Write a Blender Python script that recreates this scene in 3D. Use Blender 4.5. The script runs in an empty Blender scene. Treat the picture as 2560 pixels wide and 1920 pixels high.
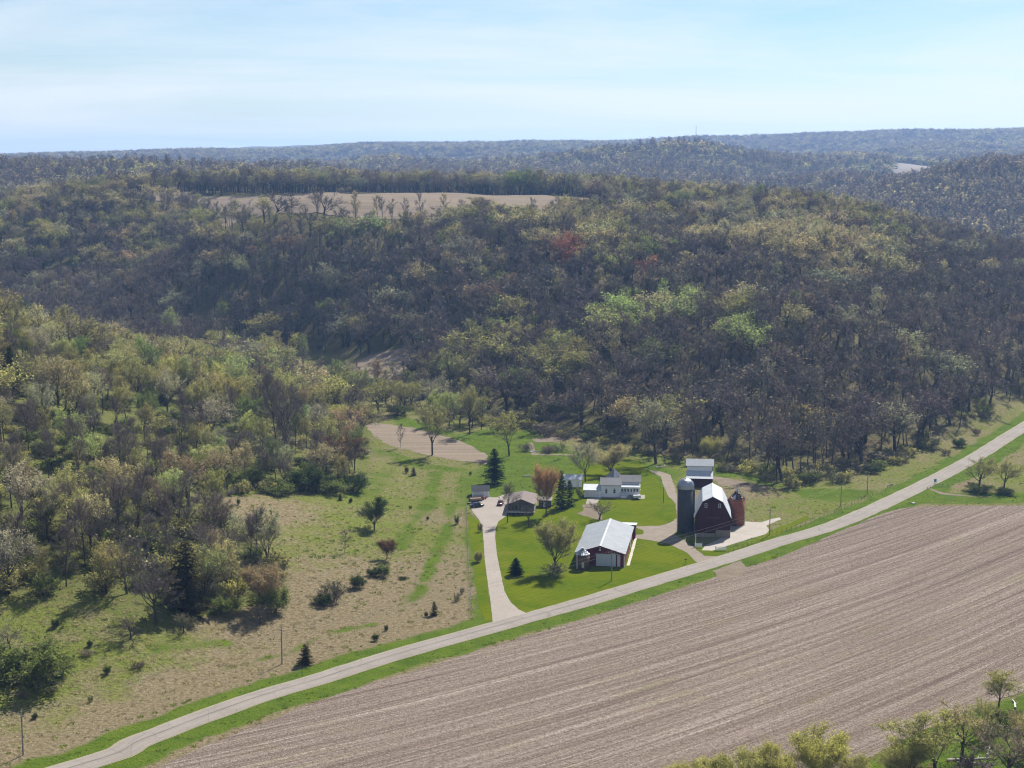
import bpy, math, random
import numpy as np
from mathutils import Vector, Matrix
from mathutils.geometry import tessellate_polygon

scene = bpy.context.scene
COL = scene.collection
R = math.radians

# ------------------------------------------------------------------ camera
CAM_H, FPX, HOR = 112.0, 4000.0, 390.0         # metres above the valley floor, focal length in photo pixels, horizon row
PITCH = math.atan((960.0 - HOR) / FPX)
cam = bpy.data.cameras.new('camera')
cam_ob = bpy.data.objects.new('camera', cam)
COL.objects.link(cam_ob)
cam.sensor_width = 36.0
cam.lens = 36.0 * FPX / 2560.0
cam.clip_start = 1.0
cam.clip_end = 40000.0
cam_ob.location = (0, 0, CAM_H)
cam_ob.rotation_euler = (math.pi / 2 - PITCH, 0, 0)
scene.camera = cam_ob

# ------------------------------------------------------------------ sky and sun
SUN_EL, SUN_AZ = 43.0, 27.0                     # azimuth clockwise from +Y (the view direction)
SKY_STRENGTH = 0.05
world = bpy.data.worlds.new('World')
scene.world = world
world.use_nodes = True
wn, wl = world.node_tree.nodes, world.node_tree.links
wn.clear()
w_out = wn.new('ShaderNodeOutputWorld')
w_bg = wn.new('ShaderNodeBackground')
w_bg.inputs['Strength'].default_value = SKY_STRENGTH
sky = wn.new('ShaderNodeTexSky')
sky.sky_type = 'NISHITA'
sky.sun_disc = False
sky.sun_elevation = R(SUN_EL)
sky.sun_rotation = R(SUN_AZ)
sky.altitude = 300
sky.air_density = 1.0
sky.dust_density = 0.35
sky.ozone_density = 4.0
# thin streaks of high cloud
w_tc = wn.new('ShaderNodeTexCoord')
w_sep = wn.new('ShaderNodeSeparateXYZ')
wl.new(w_tc.outputs['Generated'], w_sep.inputs[0])
w_zc = wn.new('ShaderNodeMath'); w_zc.operation = 'ADD'; w_zc.inputs[1].default_value = 0.09
w_za = wn.new('ShaderNodeMath'); w_za.operation = 'MAXIMUM'; w_za.inputs[1].default_value = 0.0
wl.new(w_sep.outputs['Z'], w_za.inputs[0]); wl.new(w_za.outputs[0], w_zc.inputs[0])
w_dx = wn.new('ShaderNodeMath'); w_dx.operation = 'DIVIDE'
w_dy = wn.new('ShaderNodeMath'); w_dy.operation = 'DIVIDE'
wl.new(w_sep.outputs['X'], w_dx.inputs[0]); wl.new(w_zc.outputs[0], w_dx.inputs[1])
wl.new(w_sep.outputs['Y'], w_dy.inputs[0]); wl.new(w_zc.outputs[0], w_dy.inputs[1])
w_cmb = wn.new('ShaderNodeCombineXYZ')
wl.new(w_dx.outputs[0], w_cmb.inputs[0]); wl.new(w_dy.outputs[0], w_cmb.inputs[1])
w_map = wn.new('ShaderNodeMapping')
w_map.inputs['Rotation'].default_value = (0, 0, R(14))
w_map.inputs['Scale'].default_value = (0.30, 0.50, 1.0)
wl.new(w_cmb.outputs[0], w_map.inputs[0])
w_n1 = wn.new('ShaderNodeTexNoise')
w_n1.inputs['Scale'].default_value = 1.0
w_n1.inputs['Detail'].default_value = 9.0
w_n1.inputs['Roughness'].default_value = 0.62
w_n1.inputs['Distortion'].default_value = 0.5
wl.new(w_map.outputs[0], w_n1.inputs['Vector'])
w_r = wn.new('ShaderNodeValToRGB')
w_r.color_ramp.elements[0].position = 0.40
w_r.color_ramp.elements[0].color = (0, 0, 0, 1)
w_r.color_ramp.elements[1].position = 0.70
w_r.color_ramp.elements[1].color = (0.76, 0.76, 0.76, 1)
w_low = wn.new('ShaderNodeMapRange'); w_low.inputs['From Min'].default_value = 0.0; w_low.inputs['From Max'].default_value = 0.085
w_low.inputs['To Min'].default_value = 0.15; w_low.inputs['To Max'].default_value = -0.02      # the thin cloud thickens towards the horizon
wl.new(w_za.outputs[0], w_low.inputs['Value'])
w_sum = wn.new('ShaderNodeMath'); w_sum.operation = 'ADD'
wl.new(w_n1.outputs['Fac'], w_sum.inputs[0]); wl.new(w_low.outputs['Result'], w_sum.inputs[1])
wl.new(w_sum.outputs[0], w_r.inputs[0])
w_mix = wn.new('ShaderNodeMix'); w_mix.data_type = 'RGBA'
CLOUD_COL = (9.6, 9.9, 10.2, 1)
w_mix.inputs[7].default_value = CLOUD_COL
wl.new(w_r.outputs[0], w_mix.inputs[0])
w_tint = wn.new('ShaderNodeMix'); w_tint.data_type = 'RGBA'; w_tint.blend_type = 'MULTIPLY'; w_tint.inputs[0].default_value = 1.0
w_tint.inputs[7].default_value = (0.87, 0.975, 1.05, 1)      # a clear, clean blue
wl.new(sky.outputs[0], w_tint.inputs[6]); wl.new(w_tint.outputs[2], w_mix.inputs[6])
wl.new(w_mix.outputs[2], w_bg.inputs['Color'])
wl.new(w_bg.outputs[0], w_out.inputs[0])

sun = bpy.data.lights.new('sun', 'SUN')
sun.energy = 5.0
sun.angle = R(0.5)
sun.color = (1.0, 0.95, 0.86)
sun_ob = bpy.data.objects.new('sun', sun)
COL.objects.link(sun_ob)
sdir = Vector((math.sin(R(SUN_AZ)) * math.cos(R(SUN_EL)), math.cos(R(SUN_AZ)) * math.cos(R(SUN_EL)), math.sin(R(SUN_EL))))
sun_ob.rotation_euler = sdir.to_track_quat('Z', 'Y').to_euler()
sun_ob.location = (0, 0, 400)

vs = scene.view_settings
vs.view_transform = 'Standard'
vs.look = 'None'
vs.gamma = 1.0
vs.exposure = 1.0
vs.use_curve_mapping = False
cy = scene.cycles
cy.max_bounces = 5
cy.diffuse_bounces = 2
cy.glossy_bounces = 2
cy.transmission_bounces = 2
cy.volume_bounces = 0
cy.transparent_max_bounces = 4
cy.use_denoising = True
cy.denoiser = 'OPENIMAGEDENOISE'
cy.denoising_input_passes = 'RGB_ALBEDO_NORMAL'
cy.denoising_prefilter = 'ACCURATE'
cy.sample_clamp_indirect = 4.0
HAZE_DENSITY = 0.72e-4
cy.filter_width = 1.15
# ------------------------------------------------------------------ small numeric helpers
rng = np.random.default_rng(7)
CT, ST = math.cos(PITCH), math.sin(PITCH)

def pz(px, py, z=0.0):
    """the point at height z that is seen at photo pixel (px, py)"""
    v = py - HOR
    d = CAM_H - z
    return (d * (px - 1280.0) / (v * CT), d * (FPX / (v * CT * CT) - math.tan(PITCH)), z)

_perm = np.random.default_rng(3).random((256, 256))
def vnoise(x, y):
    xi = np.floor(x).astype(int); yi = np.floor(y).astype(int)
    fx = x - xi; fy = y - yi
    fx = fx * fx * (3 - 2 * fx); fy = fy * fy * (3 - 2 * fy)
    a = _perm[xi & 255, yi & 255]; b = _perm[(xi + 1) & 255, yi & 255]
    c = _perm[xi & 255, (yi + 1) & 255]; d = _perm[(xi + 1) & 255, (yi + 1) & 255]
    return (a * (1 - fx) + b * fx) * (1 - fy) + (c * (1 - fx) + d * fx) * fy
def fbm(x, y, o=4):
    s = 0.0; a = 0.5; t = 0.0
    for k in range(o):
        s = s + a * vnoise(x + 17.3 * k, y - 9.1 * k); t += a
        a *= 0.5; x = x * 2.03; y = y * 2.03
    return s / t * 2 - 1
def sstep(a, b, x):
    t = np.clip((x - a) / (b - a), 0, 1)
    return t * t * (3 - 2 * t)

# ------------------------------------------------------------------ the lie of the land, from spot heights
SPOT = []
for px, py in [(400, 1838), (1250, 1560), (2000, 1330), (2560, 1072), (1280, 1900), (2560, 1900), (2560, 1400), (0, 1915),
               (1300, 1300), (1500, 1250), (1800, 1300), (1250, 1150), (1400, 1160), (1900, 1250), (1110, 1130), (1000, 1080),
               (2300, 1200), (1600, 1195), (1740, 1190), (2050, 1240), (1180, 1250), (1200, 1450), (1640, 1400), (900, 1060),
               (-500, 2000), (3300, 1300), (3300, 1900), (1280, 2400), (3200, 1000)]:
    SPOT.append(pz(px, py, 0)[:2] + (-3.0,))
for px, py in [(2560, 1000), (2300, 1110), (1950, 1200), (1700, 1135), (1480, 1095), (1300, 1055), (1150, 1020), (1050, 990), (950, 940),
               (830, 905), (700, 880), (550, 868)]:
    SPOT.append(pz(px, py, 0)[:2] + (1.5,))
for px, py, z in [
    # the face of the long wooded hill and its edge
    (1280, 760, 35), (1280, 620, 60), (1280, 545, 72), (1040, 640, 52), (800, 700, 38), (800, 545, 72), (600, 545, 70), (400, 691, 30), (400, 555, 62), (0, 690, 28),
    (0, 560, 60), (1700, 790, 35), (1700, 620, 58), (1700, 520, 74), (2000, 860, 30), (2000, 660, 55), (2000, 560, 70), (2300, 870, 25),
    (2300, 700, 45), (2300, 628, 55), (2560, 820, 22), (2560, 730, 35), (1500, 560, 70),
    # crown of the ploughed field on top
    (800, 479, 83), (1200, 487, 82), (500, 488, 81), (1470, 494, 80), (330, 500, 78), (1900, 530, 75),
    # left hill
    (0, 862, 38), (-300, 780, 52), (300, 950, 25), (600, 1005, 12), (800, 1045, 3), (0, 1200, 24), (300, 1250, 17), (600, 1200, 9), (0, 1450, 12), (300, 1500, 9),
    (-400, 1400, 22), (0, 1600, 6), (300, 1650, 3.5), (0, 1750, 2.5), (600, 1380, 7), (850, 1260, 4), (1000, 1210, 1.5), (900, 1450, 2), (1150, 1360, 0.0),
    (600, 1600, 1.0), (1050, 1540, -1), (150, 1830, -1)]:
    SPOT.append(pz(px, py, z))
for px, y, z in [
    (2560, 1300, 8), (2300, 1350, 18), (2800, 1050, 30), (3100, 1100, 20), (2420, 1800, 84), (2560, 1750, 82), (2900, 1800, 80), (2130, 1900, 46), (2000, 1800, 50), (2200, 1750, 54), (2130, 1500, 40), (2060, 2450, 61), (2190, 2450, 62), (2130, 2650, 64), (2560, 2300, 50),
    (0, 850, 8), (-200, 950, 4), (300, 870, 2), (-400, 700, 50),
    (800, 1550, 66), (1200, 1550, 64), (1900, 1500, 55), (1600, 1500, 62), (800, 1800, 45), (1250, 1850, 42), (400, 1650, 55), (0, 1600, 50),
    (0, 2000, 82), (400, 2050, 83), (700, 2000, 76), (1000, 2050, 66), (1400, 2100, 55), (-400, 2000, 82), (0, 2600, 45), (500, 2650, 45), (1000, 2600, 48),
    (1500, 2500, 60), (1700, 2800, 103), (1530, 2800, 90), (1850, 2800, 86), (2000, 2750, 70), (1280, 2900, 72), (2150, 2800, 66), (2250, 3050, 84), (2560, 2900, 78),
    (1700, 3300, 75), (800, 3100, 64), (200, 3100, 58), (2400, 3300, 96),
    (-300, 5200, 98), (0, 5200, 99), (350, 5200, 114), (550, 5200, 120), (730, 5200, 112), (900, 5200, 134), (1100, 5200, 133), (1300, 5200, 140), (1500, 5200, 139),
    (1700, 5200, 153), (1900, 5200, 160), (2100, 5200, 170), (2300, 5200, 178), (2560, 5200, 182), (2900, 5200, 180),
    (0, 3900, 55), (350, 3900, 60), (700, 3900, 62), (1100, 3900, 66), (1500, 3900, 72), (1900, 3900, 78), (2300, 3900, 84), (2560, 3900, 88),
    (0, 6600, 85), (700, 6600, 90), (1280, 6600, 95), (2000, 6600, 110), (2560, 6600, 120),
    (-300, 9000, 100), (200, 9000, 112), (450, 9000, 122), (640, 9000, 160), (800, 9000, 172), (1000, 9000, 172), (1150, 9000, 158), (1300, 9000, 135), (1900, 9000, 130), (2560, 9000, 130),
    (0, 11000, 100), (1280, 11000, 100), (2560, 11000, 100)]:
    SPOT.append(((px - 1280) / FPX * y * 1.01, y, z))
SPOT = np.array(SPOT, float)

def polar(x, y):
    b = np.clip(np.arctan2(x, y), -0.62, 0.62)
    r = np.clip(np.hypot(x, y), 200, 12500)
    return b, np.log(r)
_sb, _sl = polar(SPOT[:, 0], SPOT[:, 1])
_C2 = 0.03 ** 2
def _phi(b, l):
    return np.sqrt((b[:, None] - _sb[None]) ** 2 + (l[:, None] - _sl[None]) ** 2 + _C2)
_nsp = len(SPOT)
_A = np.zeros((_nsp + 3, _nsp + 3))
_A[:_nsp, :_nsp] = _phi(_sb, _sl) + np.eye(_nsp) * -1e-3
_A[:_nsp, _nsp] = _A[_nsp, :_nsp] = 1
_A[:_nsp, _nsp + 1] = _A[_nsp + 1, :_nsp] = _sb
_A[:_nsp, _nsp + 2] = _A[_nsp + 2, :_nsp] = _sl
_w = np.linalg.solve(_A, np.concatenate([SPOT[:, 2], np.zeros(3)]))

def height(x, y):
    x = np.asarray(x, float); y = np.asarray(y, float)
    sh = x.shape; x = x.ravel(); y = y.ravel()
    out = np.empty(x.size)
    for s in range(0, x.size, 20000):
        xs, ys = x[s:s + 20000], y[s:s + 20000]
        b, l = polar(xs, ys)
        h = _phi(b, l) @ _w[:_nsp] + _w[_nsp] + _w[_nsp + 1] * b + _w[_nsp + 2] * l
        r = np.hypot(xs, ys)
        m = sstep(3, 25, h)
        far = sstep(1500, 2300, r)
        h = h + m * (1 - far) * 3.0 * fbm(xs / 70, ys / 70, 4) * sstep(600, 800, r)
        rg = 1 - 2.2 * np.abs(fbm(xs / 520 + 5, ys / 620 + 2, 3))
        h = h + m * far * (34 * (rg - 0.35) + 14 * fbm(xs / 240, ys / 300, 3) + 4 * fbm(xs / 90, ys / 100, 2)) * (1 - 0.72 * sstep(4300, 5000, r))
        h = np.where(h <= 0, 0, np.where(h < 3, h * h / 6.0, h - 1.5))
        out[s:s + 20000] = h * sstep(-1.35, -0.9, -np.abs(np.arctan2(xs, ys)))
    return out.reshape(sh)

def hz(x, y):
    return float(height(np.array([x]), np.array([y]))[0])

_marks = np.exp(np.linspace(math.log(230), math.log(11000), 900))
def on_ground(px, py):
    """first point of the land seen at a photo pixel"""
    a, b = (px - 1280.0) / FPX, -(py - 960.0) / FPX
    d = np.array([a, CT + b * ST, -ST + b * CT]); d = d / np.hypot(d[0], d[1])
    z = CAM_H + d[2] * _marks
    g = height(d[0] * _marks, d[1] * _marks)
    k = np.nonzero(z <= g)[0]
    if not len(k):
        return None
    k = k[0]
    if k == 0:
        t = _marks[0]
        if py - HOR > 0 and True:
            x, y, _ = pz(px, py, 0)
            return (x, y, hz(x, y))
    e0, e1 = z[k - 1] - g[k - 1], z[k] - g[k]
    t = _marks[k - 1] + (_marks[k] - _marks[k - 1]) * e0 / (e0 - e1)
    x, y = d[0] * t, d[1] * t
    return (x, y, hz(x, y))

def to_px(x, y, z):
    x = np.asarray(x); y = np.asarray(y); z = np.asarray(z) - CAM_H
    dep = y * CT - z * ST
    up = y * ST + z * CT
    return 1280 + FPX * x / dep, 960 - FPX * up / dep

def world_poly(pts):
    return np.array([on_ground(*p)[:2] for p in pts])
def flat_poly(pts):
    return np.array([pz(p[0], p[1], 0)[:2] for p in pts])
def crop1(pts):          # helper for points read off an enlarged detail of the farm
    return [(1150 + 0.36166 * a, 950 + 0.36166 * b) for a, b in pts]

def inside(poly, x, y):
    x = np.asarray(x); y = np.asarray(y)
    c = np.zeros(x.shape, bool)
    n = len(poly)
    for i in range(n):
        x0, y0 = poly[i]; x1, y1 = poly[(i + 1) % n]
        m = (y0 > y) != (y1 > y)
        with np.errstate(divide='ignore', invalid='ignore'):
            xi = (x1 - x0) * (y - y0) / (y1 - y0 + 1e-12) + x0
        c ^= m & (x < xi)
    return c
def seg_dist(line, x, y, closed=False):
    d = np.full(np.shape(x), 1e9)
    n = len(line)
    for i in range(n if closed else n - 1):
        x0, y0 = line[i]; x1, y1 = line[(i + 1) % n]
        dx, dy = x1 - x0, y1 - y0
        t = np.clip(((x - x0) * dx + (y - y0) * dy) / (dx * dx + dy * dy + 1e-9), 0, 1)
        d = np.minimum(d, np.hypot(x - x0 - t * dx, y - y0 - t * dy))
    return d
def signed(poly, x, y):
    d = seg_dist(poly, x, y, True)
    return np.where(inside(poly, x, y), -d, d)
def smooth_line(pts, n=8):
    pts = [np.array(p, float) for p in pts]
    P = [2 * pts[0] - pts[1]] + pts + [2 * pts[-1] - pts[-2]]
    out = []
    for i in range(1, len(P) - 2):
        for k in range(n):
            t = k / n
            a, b, c, d = P[i - 1], P[i], P[i + 1], P[i + 2]
            out.append(0.5 * (2 * b + (c - a) * t + (2 * a - 5 * b + 4 * c - d) * t * t + (3 * b - a - 3 * c + d) * t ** 3))
    out.append(pts[-1])
    return np.array(out)

# ------------------------------------------------------------------ regions, as read off the photograph and laid on the ground
ROAD_PX = [(180, 1920), (362, 1848), (615, 1753), (800, 1697), (1000, 1634), (1232, 1569), (1450, 1508), (1656, 1446), (1830, 1393), (1950, 1354),
           (2089, 1312), (2256, 1238), (2420, 1154), (2515, 1095), (2560, 1067)]
_r = [pz(*p)[:2] for p in ROAD_PX]
_r = [(_r[0][0] - 60, _r[0][1] - 55)] + _r
_e = np.array(_r[-1]) - np.array(_r[-2]); _e = _e / np.hypot(*_e)
_r = _r + [tuple(np.array(_r[-1]) + _e * 60), tuple(np.array(_r[-1]) + _e * 140)]
ROAD = smooth_line(_r, 6)
ROAD_W = 6.3

FOOT_PX = [(2900, 900), (2560, 1003), (2400, 1075), (2300, 1125), (2200, 1165), (2100, 1195), (2000, 1212), (1930, 1210), (1900, 1195), (1860, 1175), (1790, 1160), (1700, 1148),
           (1620, 1132), (1540, 1108), (1480, 1092), (1400, 1080), (1330, 1060), (1290, 1050), (1230, 1035), (1150, 1010), (1050, 985), (1000, 965), (990, 950), (930, 900), (880, 890),
           (800, 888), (700, 880), (600, 872), (0, 850), (-400, 830)]
_f = np.array([(on_ground(*p) or pz(*p))[:2] for p in FOOT_PX])
_fb = np.arctan2(_f[:, 0], _f[:, 1]); _fr = np.hypot(_f[:, 0], _f[:, 1])
_o = np.argsort(_fb); _fb, _fr = _fb[_o], _fr[_o]
LEFTWOOD_PX = [(-700, 1500), (0, 1500), (110, 1505), (230, 1515), (300, 1545), (440, 1560), (560, 1530), (690, 1500), (720, 1440), (660, 1390), (600, 1340), (560, 1290), (545, 1245),
               (640, 1235), (760, 1232), (880, 1228), (920, 1180), (925, 1130)]
LEFTWOOD = [tuple(p) for p in world_poly(LEFTWOOD_PX)]
# back of the left hill, beyond its crest
for px, y in [(905, 590), (930, 660), (870, 740), (760, 850), (600, 880), (300, 850), (0, 820), (-700, 800)]:
    LEFTWOOD.append(((px - 1280) / FPX * y, y))
LEFTWOOD = np.array(LEFTWOOD)
TOPFIELD = np.array([on_ground(*p)[:2] for p in [(345, 503), (500, 512), (640, 548), (900, 552), (1200, 552), (1480, 556), (1478, 502)]] +
                    [((px - 1280) / FPX * y * 1.01, y) for px, y in [(1480, 1235), (1200, 1262), (1090, 1262), (1060, 1275), (800, 1300), (560, 1290), (330, 1330)]])
TAN1 = flat_poly([(770, 935), (850, 915), (950, 914), (1030, 922), (1015, 945), (985, 958), (880, 968), (790, 965)])
TAN2 = flat_poly([(900, 1050), (922, 1058), (971, 1060), (1030, 1070), (1085, 1085), (1146, 1101), (1190, 1122), (1219, 1138), (1215, 1160), (1146, 1152), (1081, 1140), (971, 1113), (930, 1085)])
FARTAN = np.array([((px - 1280) / FPX * y * 1.01, y) for px, y in [(2208, 2740), (2296, 2760), (2322, 3190), (2216, 3230)]])
MEADOW_FAR = np.array([((px - 1280) / FPX * y * 1.01, y) for px, y in [(2040, 2340), (2205, 2340), (2225, 2620), (2060, 2640)]])

def road_side(x, y):
    """signed distance to the road: positive on the far (farm) side"""
    d = np.full(np.shape(x), 1e9); s = np.zeros(np.shape(x))
    for i in range(len(ROAD) - 1):
        x0, y0 = ROAD[i]; x1, y1 = ROAD[i + 1]
        dx, dy = x1 - x0, y1 - y0
        t = np.clip(((x - x0) * dx + (y - y0) * dy) / (dx * dx + dy * dy), 0, 1)
        q = np.hypot(x - x0 - t * dx, y - y0 - t * dy)
        m = q < d
        d = np.where(m, q, d); s = np.where(m, np.sign(dx * (y - y0) - dy * (x - x0)), s)
    return d * s

def wooded(x, y):
    """0..1: woodland floor"""
    b = np.arctan2(x, y); r = np.hypot(x, y)
    rf = np.interp(b, _fb, _fr)
    m = sstep(-4, 6, r - rf)
    m = np.maximum(m, 1 - sstep(-5, 4, signed(LEFTWOOD, x, y)))
    for p in (TOPFIELD, FARTAN, MEADOW_FAR):
        m = m * sstep(-2, 4, signed(p, x, y))
    m = m * sstep(60, 80, seg_dist(FARTAN[:2], x, y))
    m = m * sstep(-1, 3, signed(TAN1, x, y))
    return m
# ------------------------------------------------------------------ materials
def new_mat(name, rough=0.9, spec=0.3):
    m = bpy.data.materials.new(name); m.use_nodes = True
    nt = m.node_tree; b = nt.nodes['Principled BSDF']
    b.inputs['Roughness'].default_value = rough
    b.inputs['Specular IOR Level'].default_value = spec
    return m, nt, b
def node(nt, typ, **kw):
    n = nt.nodes.new(typ)
    for k, v in kw.items():
        setattr(n, k, v)
    return n
def noise(nt, vec, scale, detail=4.0, rough=0.6, dist=0.0):
    n = node(nt, 'ShaderNodeTexNoise')
    n.inputs['Scale'].default_value = scale
    n.inputs['Detail'].default_value = detail
    n.inputs['Roughness'].default_value = rough
    n.inputs['Distortion'].default_value = dist
    if vec is not None:
        nt.links.new(vec, n.inputs['Vector'])
    return n.outputs['Fac']
def ramp(nt, fac, stops):
    r = node(nt, 'ShaderNodeValToRGB')
    while len(r.color_ramp.elements) < len(stops):
        r.color_ramp.elements.new(0.5)
    for e, (p, c) in zip(r.color_ramp.elements, stops):
        e.position = p
        e.color = (c, c, c, 1) if not hasattr(c, '__len__') else tuple(c) + (1,)
    nt.links.new(fac, r.inputs[0])
    return r.outputs[0]
def mixc(nt, fac, a, b, blend='MIX'):
    m = node(nt, 'ShaderNodeMix', data_type='RGBA', blend_type=blend)
    for s, v in ((0, fac), (6, a), (7, b)):
        if hasattr(v, 'is_output'):
            nt.links.new(v, m.inputs[s])
        elif s == 0:
            m.inputs[0].default_value = v
        else:
            m.inputs[s].default_value = tuple(v) + (1,)
    return m.outputs[2]
def mth(nt, op, a, b=None, c=None):
    m = node(nt, 'ShaderNodeMath', operation=op)
    for i, v in enumerate((a, b, c)):
        if v is None:
            continue
        if hasattr(v, 'is_output'):
            nt.links.new(v, m.inputs[i])
        else:
            m.inputs[i].default_value = v
    return m.outputs[0]
def mapped(nt, scale=(1, 1, 1), rot=(0, 0, 0), coord='Object'):
    tc = node(nt, 'ShaderNodeTexCoord')
    mp = node(nt, 'ShaderNodeMapping')
    mp.inputs['Scale'].default_value = scale
    mp.inputs['Rotation'].default_value = rot
    nt.links.new(tc.outputs[coord], mp.inputs[0])
    return mp.outputs[0]
def attr(nt, name, kind='GEOMETRY'):
    a = node(nt, 'ShaderNodeAttribute', attribute_type=kind, attribute_name=name)
    return a
def bump(nt, bsdf, h, strength=0.5, dist=0.2):
    b = node(nt, 'ShaderNodeBump')
    b.inputs['Strength'].default_value = strength
    b.inputs['Distance'].default_value = dist
    nt.links.new(h, b.inputs['Height'])
    nt.links.new(b.outputs[0], bsdf.inputs['Normal'])

def paint(name, col, rough=0.6, var=0.12, scale=0.6, spec=0.4, metal=0.0, stretch=(1, 1, 1)):
    """a plain coat with faint weathering"""
    m, nt, b = new_mat(name, rough, spec)
    v = mapped(nt, stretch)
    f = noise(nt, v, scale, 5.0, 0.65)
    c0 = [c * (1 - var) for c in col]; c1 = [min(1, c * (1 + var)) for c in col]
    nt.links.new(ramp(nt, f, [(0.3, c0), (0.7, c1)]), b.inputs['Base Color'])
    b.inputs['Metallic'].default_value = metal
    return m

M = {}
# ground sheet
m, nt, b = new_mat('ground_cover', 0.95, 0.0); M['ground'] = m
P1 = mapped(nt)
g_attr = attr(nt, 'green').outputs['Fac']; w_attr = attr(nt, 'wood').outputs['Fac']; y_attr = attr(nt, 'straw').outputs['Fac']
n_big = noise(nt, P1, 0.025, 5, 0.6, 0.6); n_mid = noise(nt, P1, 0.16, 5, 0.65, 0.3); n_fine = noise(nt, P1, 1.1, 4, 0.7); n_spk = noise(nt, P1, 3.2, 3, 0.7)
dry = mixc(nt, ramp(nt, n_fine, [(0.30, 0.0), (0.72, 1.0)]), (0.0923, 0.0739, 0.0418), (0.2819, 0.2284, 0.1409))
olive = mixc(nt, ramp(nt, n_fine, [(0.32, 0.0), (0.70, 1.0)]), (0.07, 0.09, 0.018), (0.185, 0.20, 0.05))
lush = mixc(nt, ramp(nt, n_mid, [(0.30, 0.0), (0.70, 1.0)]), (0.034, 0.072, 0.008), (0.090, 0.130, 0.014))
lush = mixc(nt, ramp(nt, n_spk, [(0.35, 0.0), (0.75, 0.45)]), lush, (0.17, 0.21, 0.04))
pat = mth(nt, 'ADD', mth(nt, 'ADD', mth(nt, 'MULTIPLY', n_big, 0.55), mth(nt, 'MULTIPLY', n_mid, 0.6)), mth(nt, 'SUBTRACT', y_attr, 0.55))
pasture = mixc(nt, ramp(nt, pat, [(0.47, 0.0), (0.70, 1.0)]), olive, dry)
gf = mth(nt, 'ADD', g_attr, mth(nt, 'MULTIPLY', mth(nt, 'SUBTRACT', mth(nt, 'ADD', n_mid, n_fine), 1.0), 0.9))
opencol = mixc(nt, ramp(nt, gf, [(0.30, 0.0), (0.80, 1.0)]), pasture, lush)
litter = mixc(nt, ramp(nt, n_mid, [(0.35, 0.0), (0.65, 1.0)]), (0.10, 0.075, 0.045), (0.17, 0.135, 0.085))
litter = mixc(nt, ramp(nt, mth(nt, 'ADD', n_big, mth(nt, 'MULTIPLY', n_fine, 0.35)), [(0.48, 0.0), (0.75, 0.60)]), litter, (0.085, 0.095, 0.036))
gcol = mixc(nt, w_attr, opencol, litter)
nt.links.new(gcol, b.inputs['Base Color'])
bump(nt, b, mth(nt, 'ADD', n_fine, mth(nt, 'MULTIPLY', n_spk, 0.5)), 0.9, 0.7)

# lawn
m, nt, b = new_mat('lawn_grass', 0.9, 0.0); M['lawn'] = m
P1 = mapped(nt)
n1 = noise(nt, P1, 0.07, 4, 0.6, 0.4); n2 = noise(nt, P1, 0.5, 5, 0.65); n3 = noise(nt, P1, 2.6, 3, 0.7)
c = mixc(nt, ramp(nt, n1, [(0.35, 0.0), (0.65, 1.0)]), (0.060, 0.100, 0.004), (0.105, 0.135, 0.007))
c = mixc(nt, ramp(nt, n2, [(0.32, 0.0), (0.8, 0.6)]), c, (0.13, 0.13, 0.02))
c = mixc(nt, ramp(nt, n3, [(0.3, 0.45), (0.6, 0.0)]), c, (0.04, 0.075, 0.006))
nt.links.new(c, b.inputs['Base Color'])
bump(nt, b, mth(nt, 'ADD', n2, n3), 0.4, 0.15)

# harvested corn field: rows follow q = y - .78 x - .0012 x2
m, nt, b = new_mat('corn_stubble', 0.95, 0.0); M['field'] = m
tc = node(nt, 'ShaderNodeTexCoord'); sp = node(nt, 'ShaderNodeSeparateXYZ'); nt.links.new(tc.outputs['Object'], sp.inputs[0])
X, Y = sp.outputs['X'], sp.outputs['Y']
q = mth(nt, 'SUBTRACT', mth(nt, 'SUBTRACT', Y, mth(nt, 'MULTIPLY', X, 0.78)), mth(nt, 'MULTIPLY', mth(nt, 'MULTIPLY', X, X), 0.0012))
p = mth(nt, 'ADD', X, mth(nt, 'MULTIPLY', Y, 0.6))
def rowvec(fq, fp, off=0.0):
    cb = node(nt, 'ShaderNodeCombineXYZ')
    nt.links.new(mth(nt, 'MULTIPLY', q, fq), cb.inputs[0]); nt.links.new(mth(nt, 'MULTIPLY', p, fp), cb.inputs[1]); cb.inputs[2].default_value = off
    return cb.outputs[0]
s_wide = noise(nt, rowvec(0.085, 0.006), 1.0, 3, 0.5)
s_mid = noise(nt, rowvec(0.42, 0.006, 3.1), 1.0, 5, 0.75)
s_row = noise(nt, rowvec(1.25, 0.012, 7.7), 1.0, 4, 0.7)
sp_f = noise(nt, tc.outputs['Object'], 2.6, 3, 0.8); sp_g = noise(nt, tc.outputs['Object'], 0.9, 4, 0.7); blot = noise(nt, tc.outputs['Object'], 0.035, 4, 0.6, 0.5)
t = mth(nt, 'ADD', mth(nt, 'ADD', mth(nt, 'MULTIPLY', s_wide, 0.16), mth(nt, 'MULTIPLY', s_mid, 0.42)), mth(nt, 'ADD', mth(nt, 'MULTIPLY', s_row, 0.62), mth(nt, 'MULTIPLY', sp_f, 1.05)))
pas = mth(nt, 'POWER', mth(nt, 'ADD', mth(nt, 'MULTIPLY', mth(nt, 'SINE', mth(nt, 'ADD', mth(nt, 'MULTIPLY', q, 1.08), mth(nt, 'MULTIPLY', s_wide, 3.0))), 0.5), 0.5), 3.0)
t = mth(nt, 'SUBTRACT', mth(nt, 'SUBTRACT', t, 0.585), mth(nt, 'MULTIPLY', pas, mth(nt, 'MULTIPLY', s_mid, 0.09)))
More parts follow.
